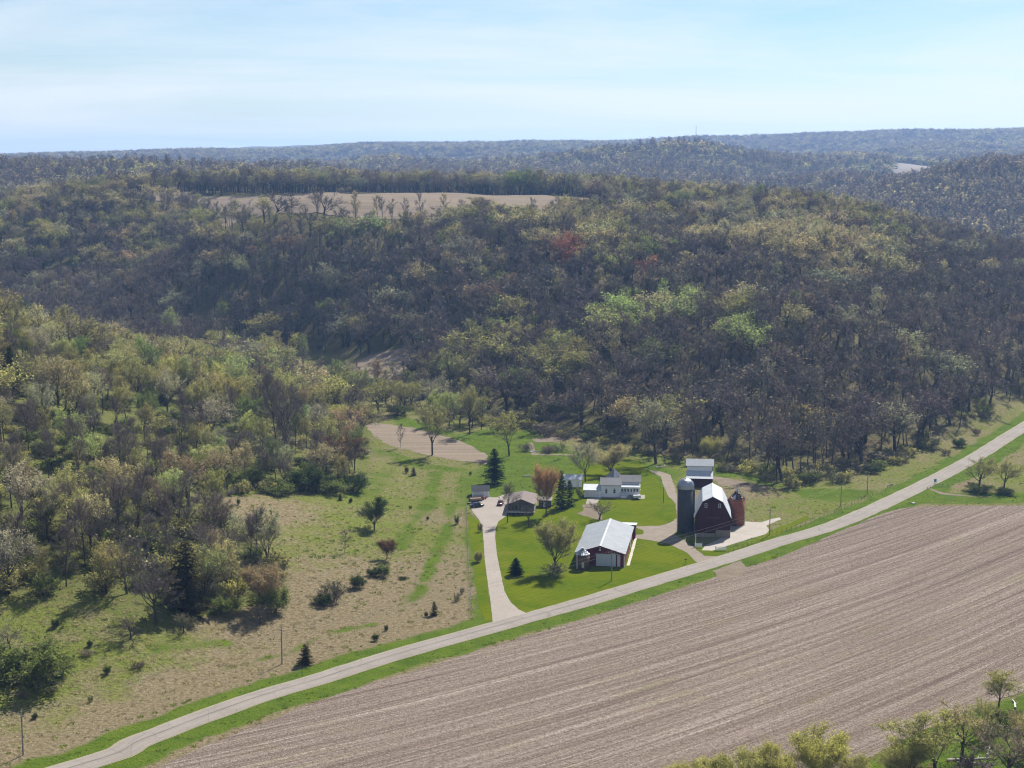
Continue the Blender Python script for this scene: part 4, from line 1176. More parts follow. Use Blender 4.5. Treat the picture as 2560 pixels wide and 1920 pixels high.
T_ = [
 # round the farm
 ('deciduous_tree', 'open_bud0', 1640, 1160, 1002, 118, 'pale', 'tall old tree with thin grey-green crown behind the farmhouse at the wood edge', 'tall old tree behind the farmhouse'),
 ('deciduous_tree', 'vase_bud0', 1273, 1140, 1028, 96, 'gold', 'fan-shaped yellow-green tree standing alone beside the farm track', 'fan-shaped yellow-green tree by the track'),
 ('deciduous_tree', 'vase_bud1', 1081, 1138, 1010, 78, 'olive', 'olive tree with forked trunk at the edge of the tilled field', 'forked olive tree by the tilled field'),
 ('bare_tree', 'sapling0', 1002, 1119, 1056, 22, 'grey', 'thin bare sapling standing against the tilled field', None),
 ('deciduous_tree', 'vase_bud2', 1122, 1071, 978, 62, 'lime', 'lime green tree behind the tilled field beside its paler twin', 'lime green tree behind the tilled field'),
 ('deciduous_tree', 'vase_bud0', 1088, 1062, 974, 58, 'lime', 'broad lime green tree nearest the far end of the tilled field', None),
 ('deciduous_tree', 'vase_bud1', 1012, 1034, 950, 74, 'olive', 'bushy olive green tree by the stream beyond the tilled field', None),
 ('deciduous_tree', 'open_bud1', 1174, 1086, 964, 62, 'olive', 'dark olive tree between the lime green trees and the wood', None),
 ('deciduous_tree', 'upright_bud0', 938, 992, 898, 46, 'orange', 'rust orange topped tree in front of the distant tilled strip', 'rust orange tree in the valley'),
 ('deciduous_tree', 'upright_bud1', 866, 985, 905, 50, 'pale', 'pale slender tree in front of the distant tilled strip', None),
 ('evergreen_tree', 'spruce0', 1236, 1209, 1122, 44, 'spruce', 'dark spruce standing behind the small white garage', 'dark spruce behind the white garage'),
 ('evergreen_tree', 'spruce1', 1290, 1438, 1394, 31, 'spruce', 'small young spruce alone on the lawn beside the driveway', None),
 ('deciduous_tree', 'vase_full0', 1366, 1292, 1166, 62, (0.36, 0.205, 0.115), 'dense rust brown budding tree beside the brown house', 'rust brown tree beside the brown house'),
 ('evergreen_tree', 'cedar0', 1403, 1272, 1177, 34, 'deep', 'dark green cedar with two trunks beside the rust brown tree', None),
 ('evergreen_tree', 'cedar1', 1424, 1266, 1200, 24, 'deep', 'shorter dark cedar touching its taller twin before the white outbuilding', None),
 ('small_tree', 'vase_full1', 1446, 1247, 1218, 22, 'green', 'small bright green tree beside the low white garage wing', None),
 ('deciduous_tree', 'vase_full0', 1386, 1428, 1300, 96, 'olive', 'rounded grey-olive tree on the lawn beside the machine shed', 'rounded olive tree beside the machine shed'),
 ('bare_tree', 'vase_bare0', 1499, 1299, 1252, 64, 'grey', 'small spreading grey tree behind the machine shed roof', None),
 ('deciduous_tree', 'vase_bud2', 1464, 1204, 1106, 78, 'pale', 'grey-tan tree with stout forked trunk behind the white outbuilding', 'grey-tan tree behind the white outbuilding'),
 ('deciduous_tree', 'vase_full1', 1528, 1188, 1112, 92, 'tan', 'wide tan budding tree directly behind the farmhouse roof', None),
 ('bare_tree', 'upright_bare0', 1268, 1307, 1206, 46, 'grey', 'thin bare tree beside the driveway at the brown house', None),
 ('bare_tree', 'open_bare0', 1321, 1317, 1256, 44, 'grey', 'low bare tree on the lawn before the brown house', None),
 ('dead_tree', 'dead0', 1862, 1106, 1042, 26, 'pale', 'dead white leaning trunk at the foot of the dark wood', 'dead white trunk'),
 ('deciduous_tree', 'vase_full0', 1772, 1156, 1094, 50, 'gold', 'small golden green tree behind the back shed', 'golden tree behind the back shed'),
 ('bare_tree', 'open_bud2', 2447, 1221, 1142, 86, 'olive', 'spreading many-stemmed tree beside the road bridge track, crossing the road edge', 'many-stemmed tree by the road'),
 ('bare_tree', 'open_bud0', 2508, 1227, 1150, 70, 'gold', 'leaning yellowish tree next to the many-stemmed roadside tree', None),
 ('small_tree', 'sapling0', 1408, 1145, 1088, 16, 'grey', 'bare sapling beside the farm track behind the outbuilding', None),
 ('small_tree', 'bush_leaf0', 1194, 1405, 1376, 22, 'olive', 'little rounded tree on the strip of lawn beside the driveway', None),
 # pasture and left hill
 ('deciduous_tree', 'open_bud1', 859, 1192, 1086, 128, 'brown', 'wide spreading reddish brown oak at the top of the pasture', 'spreading reddish oak'),
 ('deciduous_tree', 'open_bud2', 472, 1265, 1124, 136, 'orange', 'gnarled old tree with orange tan buds at the edge of the bare slope', 'gnarled orange-budded tree'),
 ('deciduous_tree', 'upright_bud2', 380, 1300, 1180, 90, 'rust', 'rust tinted tree beside the gnarled orange-budded tree', None),
 ('deciduous_tree', 'vase_full1', 936, 1325, 1240, 70, 'deep', 'dark rounded olive tree alone on the green pasture', 'dark rounded tree on the pasture'),
 ('small_tree', 'vase_bud1', 919, 1338, 1312, 20, 'olive', 'small tree just below the dark rounded pasture tree', None),
 ('small_tree', 'vase_full0', 967, 1398, 1349, 48, 'brown', 'small purple-brown leafy tree in the middle of the pasture', 'purple-brown pasture tree'),
 ('bare_tree', 'sapling0', 862, 1382, 1322, 30, 'grey', 'slender grey sapling with a bushy foot on the pasture', None),
 ('deciduous_tree', 'upright_bare1', 639, 1422, 1262, 46, 'grey', 'tall slim bare tree at the corner of the left wood', 'tall slim bare tree at the wood corner'),
 ('deciduous_tree', 'upright_bud0', 668, 1410, 1290, 60, 'rust', 'slim pinkish budding tree beside the tall slim bare tree', None),
 ('evergreen_tree', 'cedar0', 468, 1530, 1352, 96, (0.085, 0.075, 0.035), 'big dark brownish evergreen at the lower edge of the left wood', 'big dark evergreen'),
 ('deciduous_tree', 'open_bare1', 392, 1562, 1408, 130, 'purple', 'dense dark purplish tree next to the big dark evergreen', None),
 ('deciduous_tree', 'vase_full0', 655, 1525, 1412, 104, 'orange', 'orange and green leafing tree at the end of the left wood', 'orange and green tree at the wood end'),
 ('small_tree', 'vase_bare1', 459, 1582, 1527, 52, 'olive', 'small round grey-green tree before the big dark evergreen', None),
 ('small_tree', 'open_bare2', 327, 1597, 1534, 58, 'rust', 'small pinkish tree with a bushy foot below the left wood', None),
 ('bare_tree', 'vase_bare0', 650, 1561, 1510, 42, 'grey', 'small bare grey tree with a patch of brush on the straw grass', None),
 ('dead_tree', 'droop0', 27, 1625, 1552, 118, 'grey', 'dark bare tree with drooping crooked limbs above the big green bush', 'crooked drooping tree'),
 ('deciduous_tree', 'upright_bud1', 436, 880, 770, 50, 'lime', 'bright lime green tree on the crest of the left hill', None),
 ('deciduous_tree', 'upright_bud0', 450, 1010, 890, 52, 'lime', 'bright lime slender tree half way up the left hill', 'lime tree on the left hill'),
 ('deciduous_tree', 'upright_bud2', 580, 1030, 915, 66, 'lime', 'yellow-lime tree beyond the lime tree of the left hill', None),
 ('deciduous_tree', 'open_bud0', 150, 1050, 895, 128, 'tan', 'large golden tan oak on the side of the left hill', 'large golden tan oak'),
 ('bare_tree', 'open_bare0', 720, 1150, 960, 90, 'grey', 'tall dark bare tree with twisted limbs behind the green thicket', 'tall twisted bare tree'),
 ('bare_tree', 'upright_bare2', 690, 1140, 930, 70, 'grey', 'very tall bare tree beside the tall twisted one', None),
 ('bare_tree', 'open_bare1', 240, 1330, 1180, 110, 'grey', 'dark leaning bare tree in the middle of the left wood', 'dark leaning tree of the left wood'),
 ('bare_tree', 'open_bare2', 255, 1400, 1240, 100, 'grey', 'dark branching tree rising through the brush of the left wood', None),
 ('deciduous_tree', 'upright_bud1', 50, 1310, 1160, 60, 'orange', 'orange-tipped tree near the photo edge in the left wood', None),
 ('evergreen_tree', 'spruce1', 30, 1010, 868, 56, (0.06, 0.07, 0.03), 'tall dark evergreen mass on the left hill at the photo edge', None),
 # creek bank at the bottom corner
 ('deciduous_tree', 'vase_full0', 2048, 1990, 1830, 153, (0.42, 0.40, 0.13), 'bright yellow-green willow topping the bottom bank, tallest of the row', 'bright willow of the bottom row'),
 ('deciduous_tree', 'vase_full1', 1948, 2000, 1850, 142, (0.42, 0.40, 0.13), 'yellow-green willow beside the bright willow of the bottom row', None),
 ('deciduous_tree', 'vase_full0', 1862, 2010, 1876, 132, (0.38, 0.37, 0.14), 'olive willow top in the middle of the bottom row', None),
 ('deciduous_tree', 'vase_full1', 1785, 2015, 1892, 122, (0.42, 0.40, 0.13), 'low golden willow top, second last of the bottom row', None),
 ('deciduous_tree', 'vase_full0', 1712, 2020, 1904, 102, (0.42, 0.40, 0.13), 'lowest golden willow top at the end of the bottom row', None),
 ('deciduous_tree', 'vase_full1', 2130, 2010, 1888, 112, (0.38, 0.37, 0.14), 'olive willow top where the bottom row meets the field edge', None),
 ('deciduous_tree', 'vase_bud0', 2340, 1945, 1772, 216, (0.38, 0.37, 0.14), 'wide olive tree with dark trunk on the green creek bank', 'wide olive tree on the creek bank'),
 ('deciduous_tree', 'vase_full1', 2275, 1955, 1832, 132, (0.38, 0.37, 0.14), 'low olive tree leaning on the wide olive creek tree', None),
 ('deciduous_tree', 'open_bud1', 2405, 1905, 1766, 144, (0.42, 0.36, 0.18), 'tan tree behind the wide olive creek tree', None),
 ('deciduous_tree', 'upright_bud0', 2494, 1790, 1666, 110, (0.42, 0.40, 0.13), 'slender yellow-green tree in its own shadow at the field corner', 'slender tree at the field corner'),
 ('deciduous_tree', 'vase_bud2', 2460, 1840, 1750, 84, (0.38, 0.37, 0.14), 'thin olive tree between the field corner tree and the logs', None),
 ('bare_tree', 'open_bud1', 2520, 1960, 1816, 180, 'dun', 'brownish tree above the logs in the bottom corner', None),
 ('deciduous_tree', 'vase_bud1', 2570, 1880, 1780, 108, (0.42, 0.36, 0.18), 'tan tree cut by the photo edge in the bottom corner', None),
]
for t in T_:
    P(*t[:7], label=t[7], lm=t[8])
B_ = [
 ('shrub', 'bush_leaf0', 70, 1712, 1612, 190, 'green', 'biggest dark green bush beneath the crooked drooping tree'),
 ('shrub', 'bush_leaf1', 140, 1690, 1640, 80, 'green', 'green bush on the side of the biggest dark green bush'),
 ('shrub', 'bush_leaf0', 10, 1680, 1625, 90, 'green', 'green bush half out of view beneath the crooked tree'),
 ('shrub', 'bush_bare0', 835, 1503, 1452, 70, 'deep', 'wide dark bush on the straw grass, larger of a pair'),
 ('shrub', 'bush_leaf1', 893, 1470, 1437, 40, 'deep', 'dark bush beside the larger wide dark bush'),
 ('shrub', 'bush_leaf0', 805, 1512, 1486, 46, 'deep', 'low dark bush at the end of the wide dark bush'),
 ('shrub', 'bush_leaf1', 957, 1442, 1408, 34, 'green', 'grey-green bush below the purple-brown pasture tree'),
 ('shrub', 'bush_leaf0', 935, 1440, 1420, 32, 'deep', 'low dark bush below the purple-brown pasture tree'),
 ('cedar_bush', 'cedar0', 1086, 1538, 1504, 18, 'cedar', 'dark leaning cedar on the straw grass near the driveway fence'),
 ('shrub', 'bush_leaf1', 1066, 1542, 1528, 9, 'cedar', 'knee-high bush beside the dark leaning cedar'),
 ('shrub', 'bush_leaf0', 965, 1577, 1562, 10, 'deep', 'small round bush standing above the road bank'),
 ('shrub', 'bush_leaf1', 938, 1602, 1584, 16, 'deep', 'dark bush at the road bank below the small round bush'),
 ('cedar_bush', 'cedar1', 764, 1661, 1610, 33, 'cedar', 'largest brownish cedar beside the road'),
 ('shrub', 'bush_leaf0', 138, 1566, 1547, 20, 'deep', 'dark round bush on the open slope under the left wood'),
 ('shrub', 'bush_leaf1', 224, 1616, 1600, 16, 'deep', 'dark leaning bush on the slope below the round bush'),
 ('shrub', 'bush_bare1', 345, 1672, 1652, 34, 'brown', 'brown rounded brush clump in the middle of the low pasture'),
 ('shrub', 'bush_leaf0', 267, 1685, 1666, 18, 'deep', 'dark bush beside the brown rounded brush clump'),
 ('shrub', 'bush_bare0', 126, 1735, 1718, 36, 'deep', 'flat dark brush clump on the low pasture below the big bush'),
 ('shrub', 'bush_leaf1', 88, 1797, 1782, 16, 'deep', 'dark little bush near the first utility pole'),
 ('shrub', 'bush_bare1', 226, 1755, 1738, 14, 'cedar', 'small brown bush on the straw near the road verge'),
 ('shrub', 'bush_bare0', 215, 1640, 1624, 34, 'dun', 'low brown brush below the dark leaning bush'),
 ('shrub', 'bush_bare1', 55, 1742, 1726, 30, 'dun', 'low brown brush at the photo edge under the big green bush'),
 ('cedar_bush', 'cedar0', 1034, 1189, 1168, 13, 'cedar', 'brown-green cedar near the top of the green pasture'),
 ('shrub', 'bush_leaf1', 1017, 1183, 1166, 9, 'cedar', 'thin bush beside the brown-green cedar'),
 ('cedar_bush', 'cedar0', 851, 1251, 1234, 10, 'deep', 'small pointed cedar below the spreading reddish oak'),
 ('shrub', 'bush_leaf1', 877, 1257, 1244, 10, 'deep', 'small round bush next to the pointed cedar'),
 ('shrub', 'bush_leaf0', 1026, 1272, 1264, 7, 'deep', 'tiny bush half way down the green pasture'),
 ('shrub', 'bush_leaf1', 1069, 1300, 1290, 6, 'deep', 'tiny bush between the two wheel tracks'),
 ('shrub', 'bush_leaf0', 1176, 1188, 1178, 6, 'deep', 'tiny dark bush behind the white garage'),
 ('shrub', 'bush_leaf0', 1142, 1310, 1286, 12, 'green', 'upright weed clump beside the wheel track'),
 ('shrub', 'bush_bare0', 1142, 1503, 1480, 18, 'olive', 'grey-green bush beside the driveway fence'),
 ('shrub', 'bush_bare1', 1155, 1484, 1468, 14, 'grey', 'bare little bush by the driveway fence'),
 ('shrub', 'bush_leaf1', 1006, 1449, 1440, 18, 'cedar', 'low dark clump on the straw grass under the wheel track'),
 ('shrub', 'bush_bare0', 1200, 1330, 1306, 14, 'brown', 'reddish stems beside the top of the driveway'),
 ('shrub', 'bush_leaf0', 596, 1262, 1246, 8, 'deep', 'little dark evergreen seedling on the bare slope'),
 ('shrub', 'bush_leaf1', 700, 1236, 1204, 76, 'green', 'low green bush alone at the head of the pasture'),
 ('shrub', 'bush_leaf0', 555, 1215, 1172, 70, 'green', 'bright green bush at the top of the bare slope'),
 ('shrub', 'bush_leaf1', 620, 1210, 1165, 80, 'green', 'bright green bush in the thicket above the bare slope'),
 ('shrub', 'bush_leaf0', 760, 1225, 1170, 90, 'deep', 'dark green bush beside the spreading reddish oak'),
 ('shrub', 'bush_leaf1', 890, 1228, 1185, 70, 'deep', 'dark green bush under the spreading reddish oak'),
 ('shrub', 'bush_leaf0', 830, 1232, 1195, 80, 'green', 'mid green bush at the foot of the spreading reddish oak'),
 ('shrub', 'bush_leaf1', 290, 1180, 1120, 90, 'green', 'bright green thicket bush on the flank of the left hill'),
 ('shrub', 'bush_leaf0', 680, 1530, 1468, 80, 'green', 'deep green bush under the orange and green tree'),
 ('shrub', 'bush_leaf1', 560, 1535, 1490, 70, 'green', 'green bush between the evergreen and the wood end'),
 ('shrub', 'bush_leaf0', 2448, 1230, 1208, 60, 'green', 'green brush round the foot of the many-stemmed roadside tree'),
 ('shrub', 'bush_leaf1', 2510, 1234, 1218, 50, 'green', 'green brush round the foot of the leaning yellowish tree'),
 ('shrub', 'bush_bare0', 1389, 1440, 1406, 60, 'olive', 'olive brush under the rounded tree beside the machine shed'),
 ('shrub', 'bush_bare1', 2490, 1800, 1770, 76, 'deep', 'dark brush at the foot of the slender field corner tree'),
 ('shrub', 'bush_leaf0', 2250, 1930, 1880, 90, 'olive', 'olive bush beside the wide creek tree'),
 ('shrub', 'bush_bare0', 2430, 1930, 1880, 110, 'purple', 'dark tangled brush above the fallen logs'),
 ('shrub', 'bush_bare1', 2545, 1815, 1770, 60, 'rust', 'reddish brush at the photo edge beyond the field corner'),
 ('shrub', 'bush_bare0', 1315, 1128, 1108, 34, 'grey', 'grey heap of brush beside the fan-shaped tree'),
 ('shrub', 'bush_bare1', 1384, 1128, 1112, 50, 'purple', 'long dark brush heap beside the farm track'),
 ('shrub', 'bush_bare0', 1370, 1133, 1118, 30, 'purple', 'low dark brush at the end of the long brush heap'),
 ('shrub', 'bush_bare1', 2440, 1088, 1068, 20, 'brown', 'brown bush on the road bank by the wood'),
 ('shrub', 'bush_leaf0', 2400, 1118, 1096, 34, 'deep', 'dark green bush on the road bank by the wood'),
 ('shrub', 'bush_bare0', 2365, 1138, 1122, 26, 'brown', 'brown low bush near the road below the wood'),
]
for t in B_:
    P(*t[:7], label=t[7], category='cedar' if t[0] == 'cedar_bush' else 'bush')

# ------------------------------------------------------------------ woodland: the trees that show largest are single, the rest are the wood as a mass
W = WOODS
ok = np.ones(len(W['x']), bool)
for tx, ty, tr in TAKEN:
    ok &= np.hypot(W['x'] - tx, W['y'] - ty) > max(2.0, tr * 0.8)
# keep the view line to single plants of the left hill open enough
show = ok & ~W['bush'] & (W['px'] > -25) & (W['px'] < 2585)
order = np.argsort(np.where(show, W['dist'] * (1 + 0.25 * (W['px'] > 1000)), 1e9))
NSINGLE = 225
single = order[:NSINGLE]
is_single = np.zeros(len(W['x']), bool); is_single[single] = True
NUM = ['', 'one', 'two', 'three', 'four', 'five', 'six', 'seven', 'eight', 'nine', 'ten', 'eleven', 'twelve', 'thirteen', 'fourteen', 'fifteen', 'sixteen', 'seventeen', 'eighteen', 'nineteen', 'twenty']
TENS = {20: 'twenty', 30: 'thirty', 40: 'forty', 50: 'fifty', 60: 'sixty', 70: 'seventy', 80: 'eighty', 90: 'ninety', 100: 'a hundred'}
def metres(v):
    v = int(round(v))
    if v <= 20: return NUM[max(v, 1)]
    if v >= 100: return 'a hundred'
    t = v // 10 * 10
    return TENS[t] + ('-' + NUM[v - t] if v > t else '')
lm_names = list(LM); lm_xy = np.array([LM[k] for k in lm_names])
def wood_label(i, look, hgt):
    dx = W['x'][i] - lm_xy[:, 0]; dy = W['y'][i] - lm_xy[:, 1]
    for k in np.argsort(np.hypot(dx, dy)):
        nm = lm_names[k]; a, b = dx[k], dy[k]
        if abs(b) >= abs(a):
            pos = '%s metres %s' % (metres(abs(b)), 'behind' if b > 0 else 'in front of')
        else:
            pos = '%s metres %s of' % (metres(abs(a)), 'right' if a > 0 else 'left')
        size = 'short' if hgt < 11 else ('tall' if hgt > 15.5 else '')
        lab = ' '.join(('%s %s tree %s the %s' % (size, look, pos, nm)).split())
        if lab not in USED_LABELS and len(lab.split()) <= 15:
            USED_LABELS.add(lab); return lab
gg = np.random.default_rng(21)
SH = {0: ['upright_bare0', 'upright_bare1', 'upright_bare2'], 1: ['upright_bud0', 'upright_bud1', 'upright_bud2'], 2: ['open_bud0', 'open_bud1', 'open_bud2', 'vase_bud0', 'vase_bud1'], 3: ['open_bare0', 'open_bare1', 'open_bare2', 'vase_bare0']}
n_t = len(TAKEN)
for i in single:
    key = SH[int(W['shape'][i])][int(gg.integers(0, len(SH[int(W['shape'][i])])))]
    nm = W['names'][i]; h = W['ht'][i]
    if not W['left'][i] and nm in ('orange', 'rust', 'red'): nm = 'tan'; W['tint'][i] = TINT['tan']
    w0, h0 = PLANT[key][3], PLANT[key][2]
    wd = w0 * h / h0 * (0.85 + 0.3 * gg.random())
    look = LOOK[nm]
    if W['conif'][i]:
        key, look, wd = 'spruce0', 'dark evergreen', h * 0.42
        tv = TINT['spruce']
    else:
        tv = W['tint'][i]
    lab = wood_label(i, look, h)
    plant('evergreen_tree' if W['conif'][i] else ('bare_tree' if W['shape'][i] in (0, 3) else 'deciduous_tree'), key, (W['x'][i], W['y'][i], W['z'][i] - 0.1), (wd, h), tv, lab, 'tree',
          turn=gg.random() * 6.28, group='single trees of the left wood' if W['left'][i] else 'single trees at the foot of the long wood', tilt=gg.normal(0, 0.05))

rest = ok & ~is_single & W['keep']
sel = np.nonzero(rest)[0]
pick = np.zeros(len(sel), int); ns = len(sel)
sh = W['shape'][sel]
pick[sh == 0] = gg.integers(0, 4, (sh == 0).sum()); pick[sh == 1] = gg.integers(4, 7, (sh == 1).sum())
pick[sh == 2] = gg.integers(7, 10, (sh == 2).sum()); pick[sh == 3] = gg.integers(10, 12, (sh == 3).sum())
hs = W['ht'][sel] / np.array([16.5] * 7 + [14.0] * 5 + [16.0] + [3.3, 3.3])[pick]
bs = W['bush'][sel]; pick[bs] = np.where(W['left'][sel][bs], 13, gg.integers(13, 15, bs.sum())); hs[bs] = 0.7 + 0.8 * gg.random(bs.sum())
cf = W['conif'][sel]; pick[cf] = 12; hs[cf] = 0.9 + 0.3 * gg.random(cf.sum())
tn = W['tint'][sel].copy(); tn[cf] = TINT['spruce']
tn[bs & W['left'][sel]] = np.array(TINT['green']) * (0.7 + 0.5 * gg.random((int((bs & W['left'][sel]).sum()), 1)))
pos = np.stack([W['x'][sel], W['y'][sel], W['z'][sel] - 0.1], 1)
turn = np.stack([gg.normal(0, 0.05, ns), gg.normal(0, 0.05, ns), gg.random(ns) * 6.28], 1)
wdt = 0.95 + 0.35 * gg.random(ns) + 0.40 * ((sh == 2) | (sh == 3))
size = np.stack([hs * wdt, hs * wdt, hs], 1)
lf = W['left'][sel]
scatter('woodland', 'woodland_tree', pos[lf], pick[lf], turn[lf], size[lf], tn[lf], 'mixed budding woodland covering the back of the left hill')
scatter('woodland', 'woodland_tree', pos[~lf], pick[~lf], turn[~lf], size[~lf], tn[~lf], 'grey and olive spring woodland covering the long hill')

# brush layer under the left wood and along the stream: bushes between the trees
gb = np.random.default_rng(33)
c = candidates(385, 720, 0.36, lambda r: 20.0)
sg = signed(LEFTWOOD, c[:, 0], c[:, 1]); ft = np.hypot(c[:, 0], c[:, 1]) - np.interp(np.arctan2(c[:, 0], c[:, 1]), _fb, _fr)
_cp = to_px(c[:, 0], c[:, 1], height(c[:, 0], c[:, 1]))[1]
den = np.where(sg < 0, 0.30 + 0.45 * sstep(1250, 1420, _cp), 0.0) + np.where((ft > -12) & (ft < 25), 0.35, 0.0)
den *= 0.6 + 0.8 * (fbm(c[:, 0] / 25, c[:, 1] / 25, 3) > -0.1)
k = gb.random(len(c)) < den
for p_ in (TAN1, TAN2):
    k &= signed(p_, c[:, 0], c[:, 1]) > 2
k &= np.abs(road_side(c[:, 0], c[:, 1])) > 9
c = c[k]; sg = sg[k]
zz = height(c[:, 0], c[:, 1]); m_ = len(c)
leafy = gb.random(m_) < np.where(to_px(c[:, 0], c[:, 1], zz)[1] > 1280, 0.35, 0.6)
bt = np.array([TINT[q] for q in np.array(['green', 'olive', 'pale', 'deep', 'gold'])[gb.choice(5, m_, p=[.28, .36, .16, .06, .14])]]) * (0.75 + 0.5 * gb.random((m_, 1)))
sz = (0.45 + 0.75 * gb.random(m_)) * np.where(to_px(c[:, 0], c[:, 1], zz)[1] > 1280, 1.25, 1.0)
scatter('undergrowth', 'woodland_tree', np.stack([c[:, 0], c[:, 1], zz - 0.1], 1), np.where(leafy, 13, 14), np.stack([np.zeros(m_), np.zeros(m_), gb.random(m_) * 6.28], 1), np.stack([sz * 1.2, sz * 1.2, sz], 1), bt, 'green and brown brush growing between the trees')

# ------------------------------------------------------------------ far hills
gf_ = np.random.default_rng(55)
c = candidates(1420, 6100, 0.36, lambda r: 88.0 * (r / 1420) ** 0.85)
x, y = c[:, 0], c[:, 1]
k = wooded(x, y) > 0.6
fz = height(x, y); fpx, fpy = to_px(x, y, fz)
# leave out slopes that turn away from the camera far behind a crest
x, y, z = x[k], y[k], fz[k]
n = len(x)
cl = fbm(x / 160, y / 200, 3); rn = gf_.random(n)
nm = np.where(rn < 0.10 + 0.40 * cl, 'olive', np.where(rn < 0.30 + 0.45 * cl, 'tan', np.where(rn < 0.66, 'dun', 'purple')))
nm = np.where(gf_.random(n) < 0.03, 'rust', nm); nm = np.where((gf_.random(n) < 0.04) & (y > 2600) , 'gold', nm)
tn = np.array([TINT[q] for q in nm]) * (0.8 + 0.4 * gf_.random((n, 1)))
pk = np.where(np.isin(nm, ['dun', 'purple']) & (y < 3000), gf_.integers(0, 3, n), gf_.integers(3, 6, n))
pk = np.where(gf_.random(n) < 0.006, 6, pk)
tn[pk == 6] = TINT['spruce']
sc = (0.85 + 0.35 * gf_.random(n)) * (1 + 0.15 * (y > 2500))
scatter('distant_woods', 'distant_tree', np.stack([x, y, z - 0.3], 1), pk, np.stack([np.zeros(n), np.zeros(n), gf_.random(n) * 6.28], 1), np.stack([sc * 1.35, sc * 1.35, sc], 1), tn, 'hazy spring woods covering the far hills')
print('WOODS', len(sel), 'BRUSH', m_, 'FAR', n)
# ------------------------------------------------------------------ building kit
class MB:
    def __init__(self): self.v, self.f = [], []
    def add(self, vs, fs):
        n = len(self.v); self.v += [tuple(p) for p in vs]; self.f += [tuple(i + n for i in f) for f in fs]; return self
    def box(self, x0, x1, y0, y1, z0, z1):
        return self.add([(x0, y0, z0), (x1, y0, z0), (x1, y1, z0), (x0, y1, z0), (x0, y0, z1), (x1, y0, z1), (x1, y1, z1), (x0, y1, z1)],
                        [(3, 2, 1, 0), (4, 5, 6, 7), (0, 1, 5, 4), (1, 2, 6, 5), (2, 3, 7, 6), (3, 0, 4, 7)])
    def prism(self, prof, y0, y1):
        """closed outline in (x, z), counter-clockwise seen from the front, drawn back along y"""
        n = len(prof)
        vs = [(x, y0, z) for x, z in prof] + [(x, y1, z) for x, z in prof]
        return self.add(vs, [tuple(range(n)), tuple(range(2 * n - 1, n - 1, -1))] + [((i + 1) % n, i, i + n, (i + 1) % n + n) for i in range(n)])
    def prismx(self, prof, x0, x1):
        """outline in (y, z) drawn along x"""
        n = len(prof)
        vs = [(x0, y, z) for y, z in prof] + [(x1, y, z) for y, z in prof]
        return self.add(vs, [tuple(range(n - 1, -1, -1)), tuple(range(n, 2 * n))] + [(i, (i + 1) % n, (i + 1) % n + n, i + n) for i in range(n)])
    def cyl(self, cx, cy_, r0, r1, z0, z1, n=16, cap=True):
        vs = [(cx + r0 * math.cos(6.28318 * k / n), cy_ + r0 * math.sin(6.28318 * k / n), z0) for k in range(n)] + [(cx + r1 * math.cos(6.28318 * k / n), cy_ + r1 * math.sin(6.28318 * k / n), z1) for k in range(n)]
        fs = [(k, (k + 1) % n, (k + 1) % n + n, k + n) for k in range(n)]
        if cap: fs += [tuple(range(n - 1, -1, -1)), tuple(range(n, 2 * n))]
        return self.add(vs, fs)
    def bar(self, a, b, w, n=5):
        a, b = Vector(a), Vector(b); d = (b - a).normalized()
        u = d.orthogonal().normalized(); v = d.cross(u)
        vs = []
        for p in (a, b):
            for k in range(n):
                t = 6.28318 * k / n; vs.append(tuple(p + u * math.cos(t) * w + v * math.sin(t) * w))
        return self.add(vs, [(k, (k + 1) % n, (k + 1) % n + n, k + n) for k in range(n)] + [tuple(range(n - 1, -1, -1)), tuple(range(n, 2 * n))])
    def wheel(self, cx, cy_, cz, r, w, n=14):
        vs = []
        for s in (-w / 2, w / 2):
            for k in range(n):
                t = 6.28318 * k / n; vs.append((cx + s, cy_ + r * math.cos(t), cz + r * math.sin(t)))
        return self.add(vs, [(k, (k + 1) % n, (k + 1) % n + n, k + n) for k in range(n)] + [tuple(range(n - 1, -1, -1)), tuple(range(n, 2 * n))])
    def slab(self, a, b, x_or_y, lo, hi, th):
        """a sloping slab: from a to b in profile (p, z), thickness th upward, between lo and hi on the other axis"""
        dx, dz = b[0] - a[0], b[1] - a[1]; L = math.hypot(dx, dz); nx, nz = -dz / L * th, dx / L * th
        if nz < 0: nx, nz = -nx, -nz
        prof = [a, b, (b[0] + nx, b[1] + nz), (a[0] + nx, a[1] + nz)]
        ar = sum(prof[i][0] * prof[(i + 1) % 4][1] - prof[(i + 1) % 4][0] * prof[i][1] for i in range(4))
        if ar < 0: prof = prof[::-1]
        return self.prism(prof, lo, hi) if x_or_y == 'y' else self.prismx(prof, lo, hi)
    def build(self, name, mat, parent, smooth=False, label=None):
        me = mesh_from(name, self.v, self.f, [mat], smooth=smooth)
        o = link(bpy.data.objects.new(name, me), parent)
        if label: o['label'] = label
        return o
def share(o, parent, loc=(0, 0, 0), rotz=0.0):
    c = o.copy(); COL.objects.link(c); c.parent = parent; c.location = loc; c.rotation_euler = (0, 0, rotz)
    return c

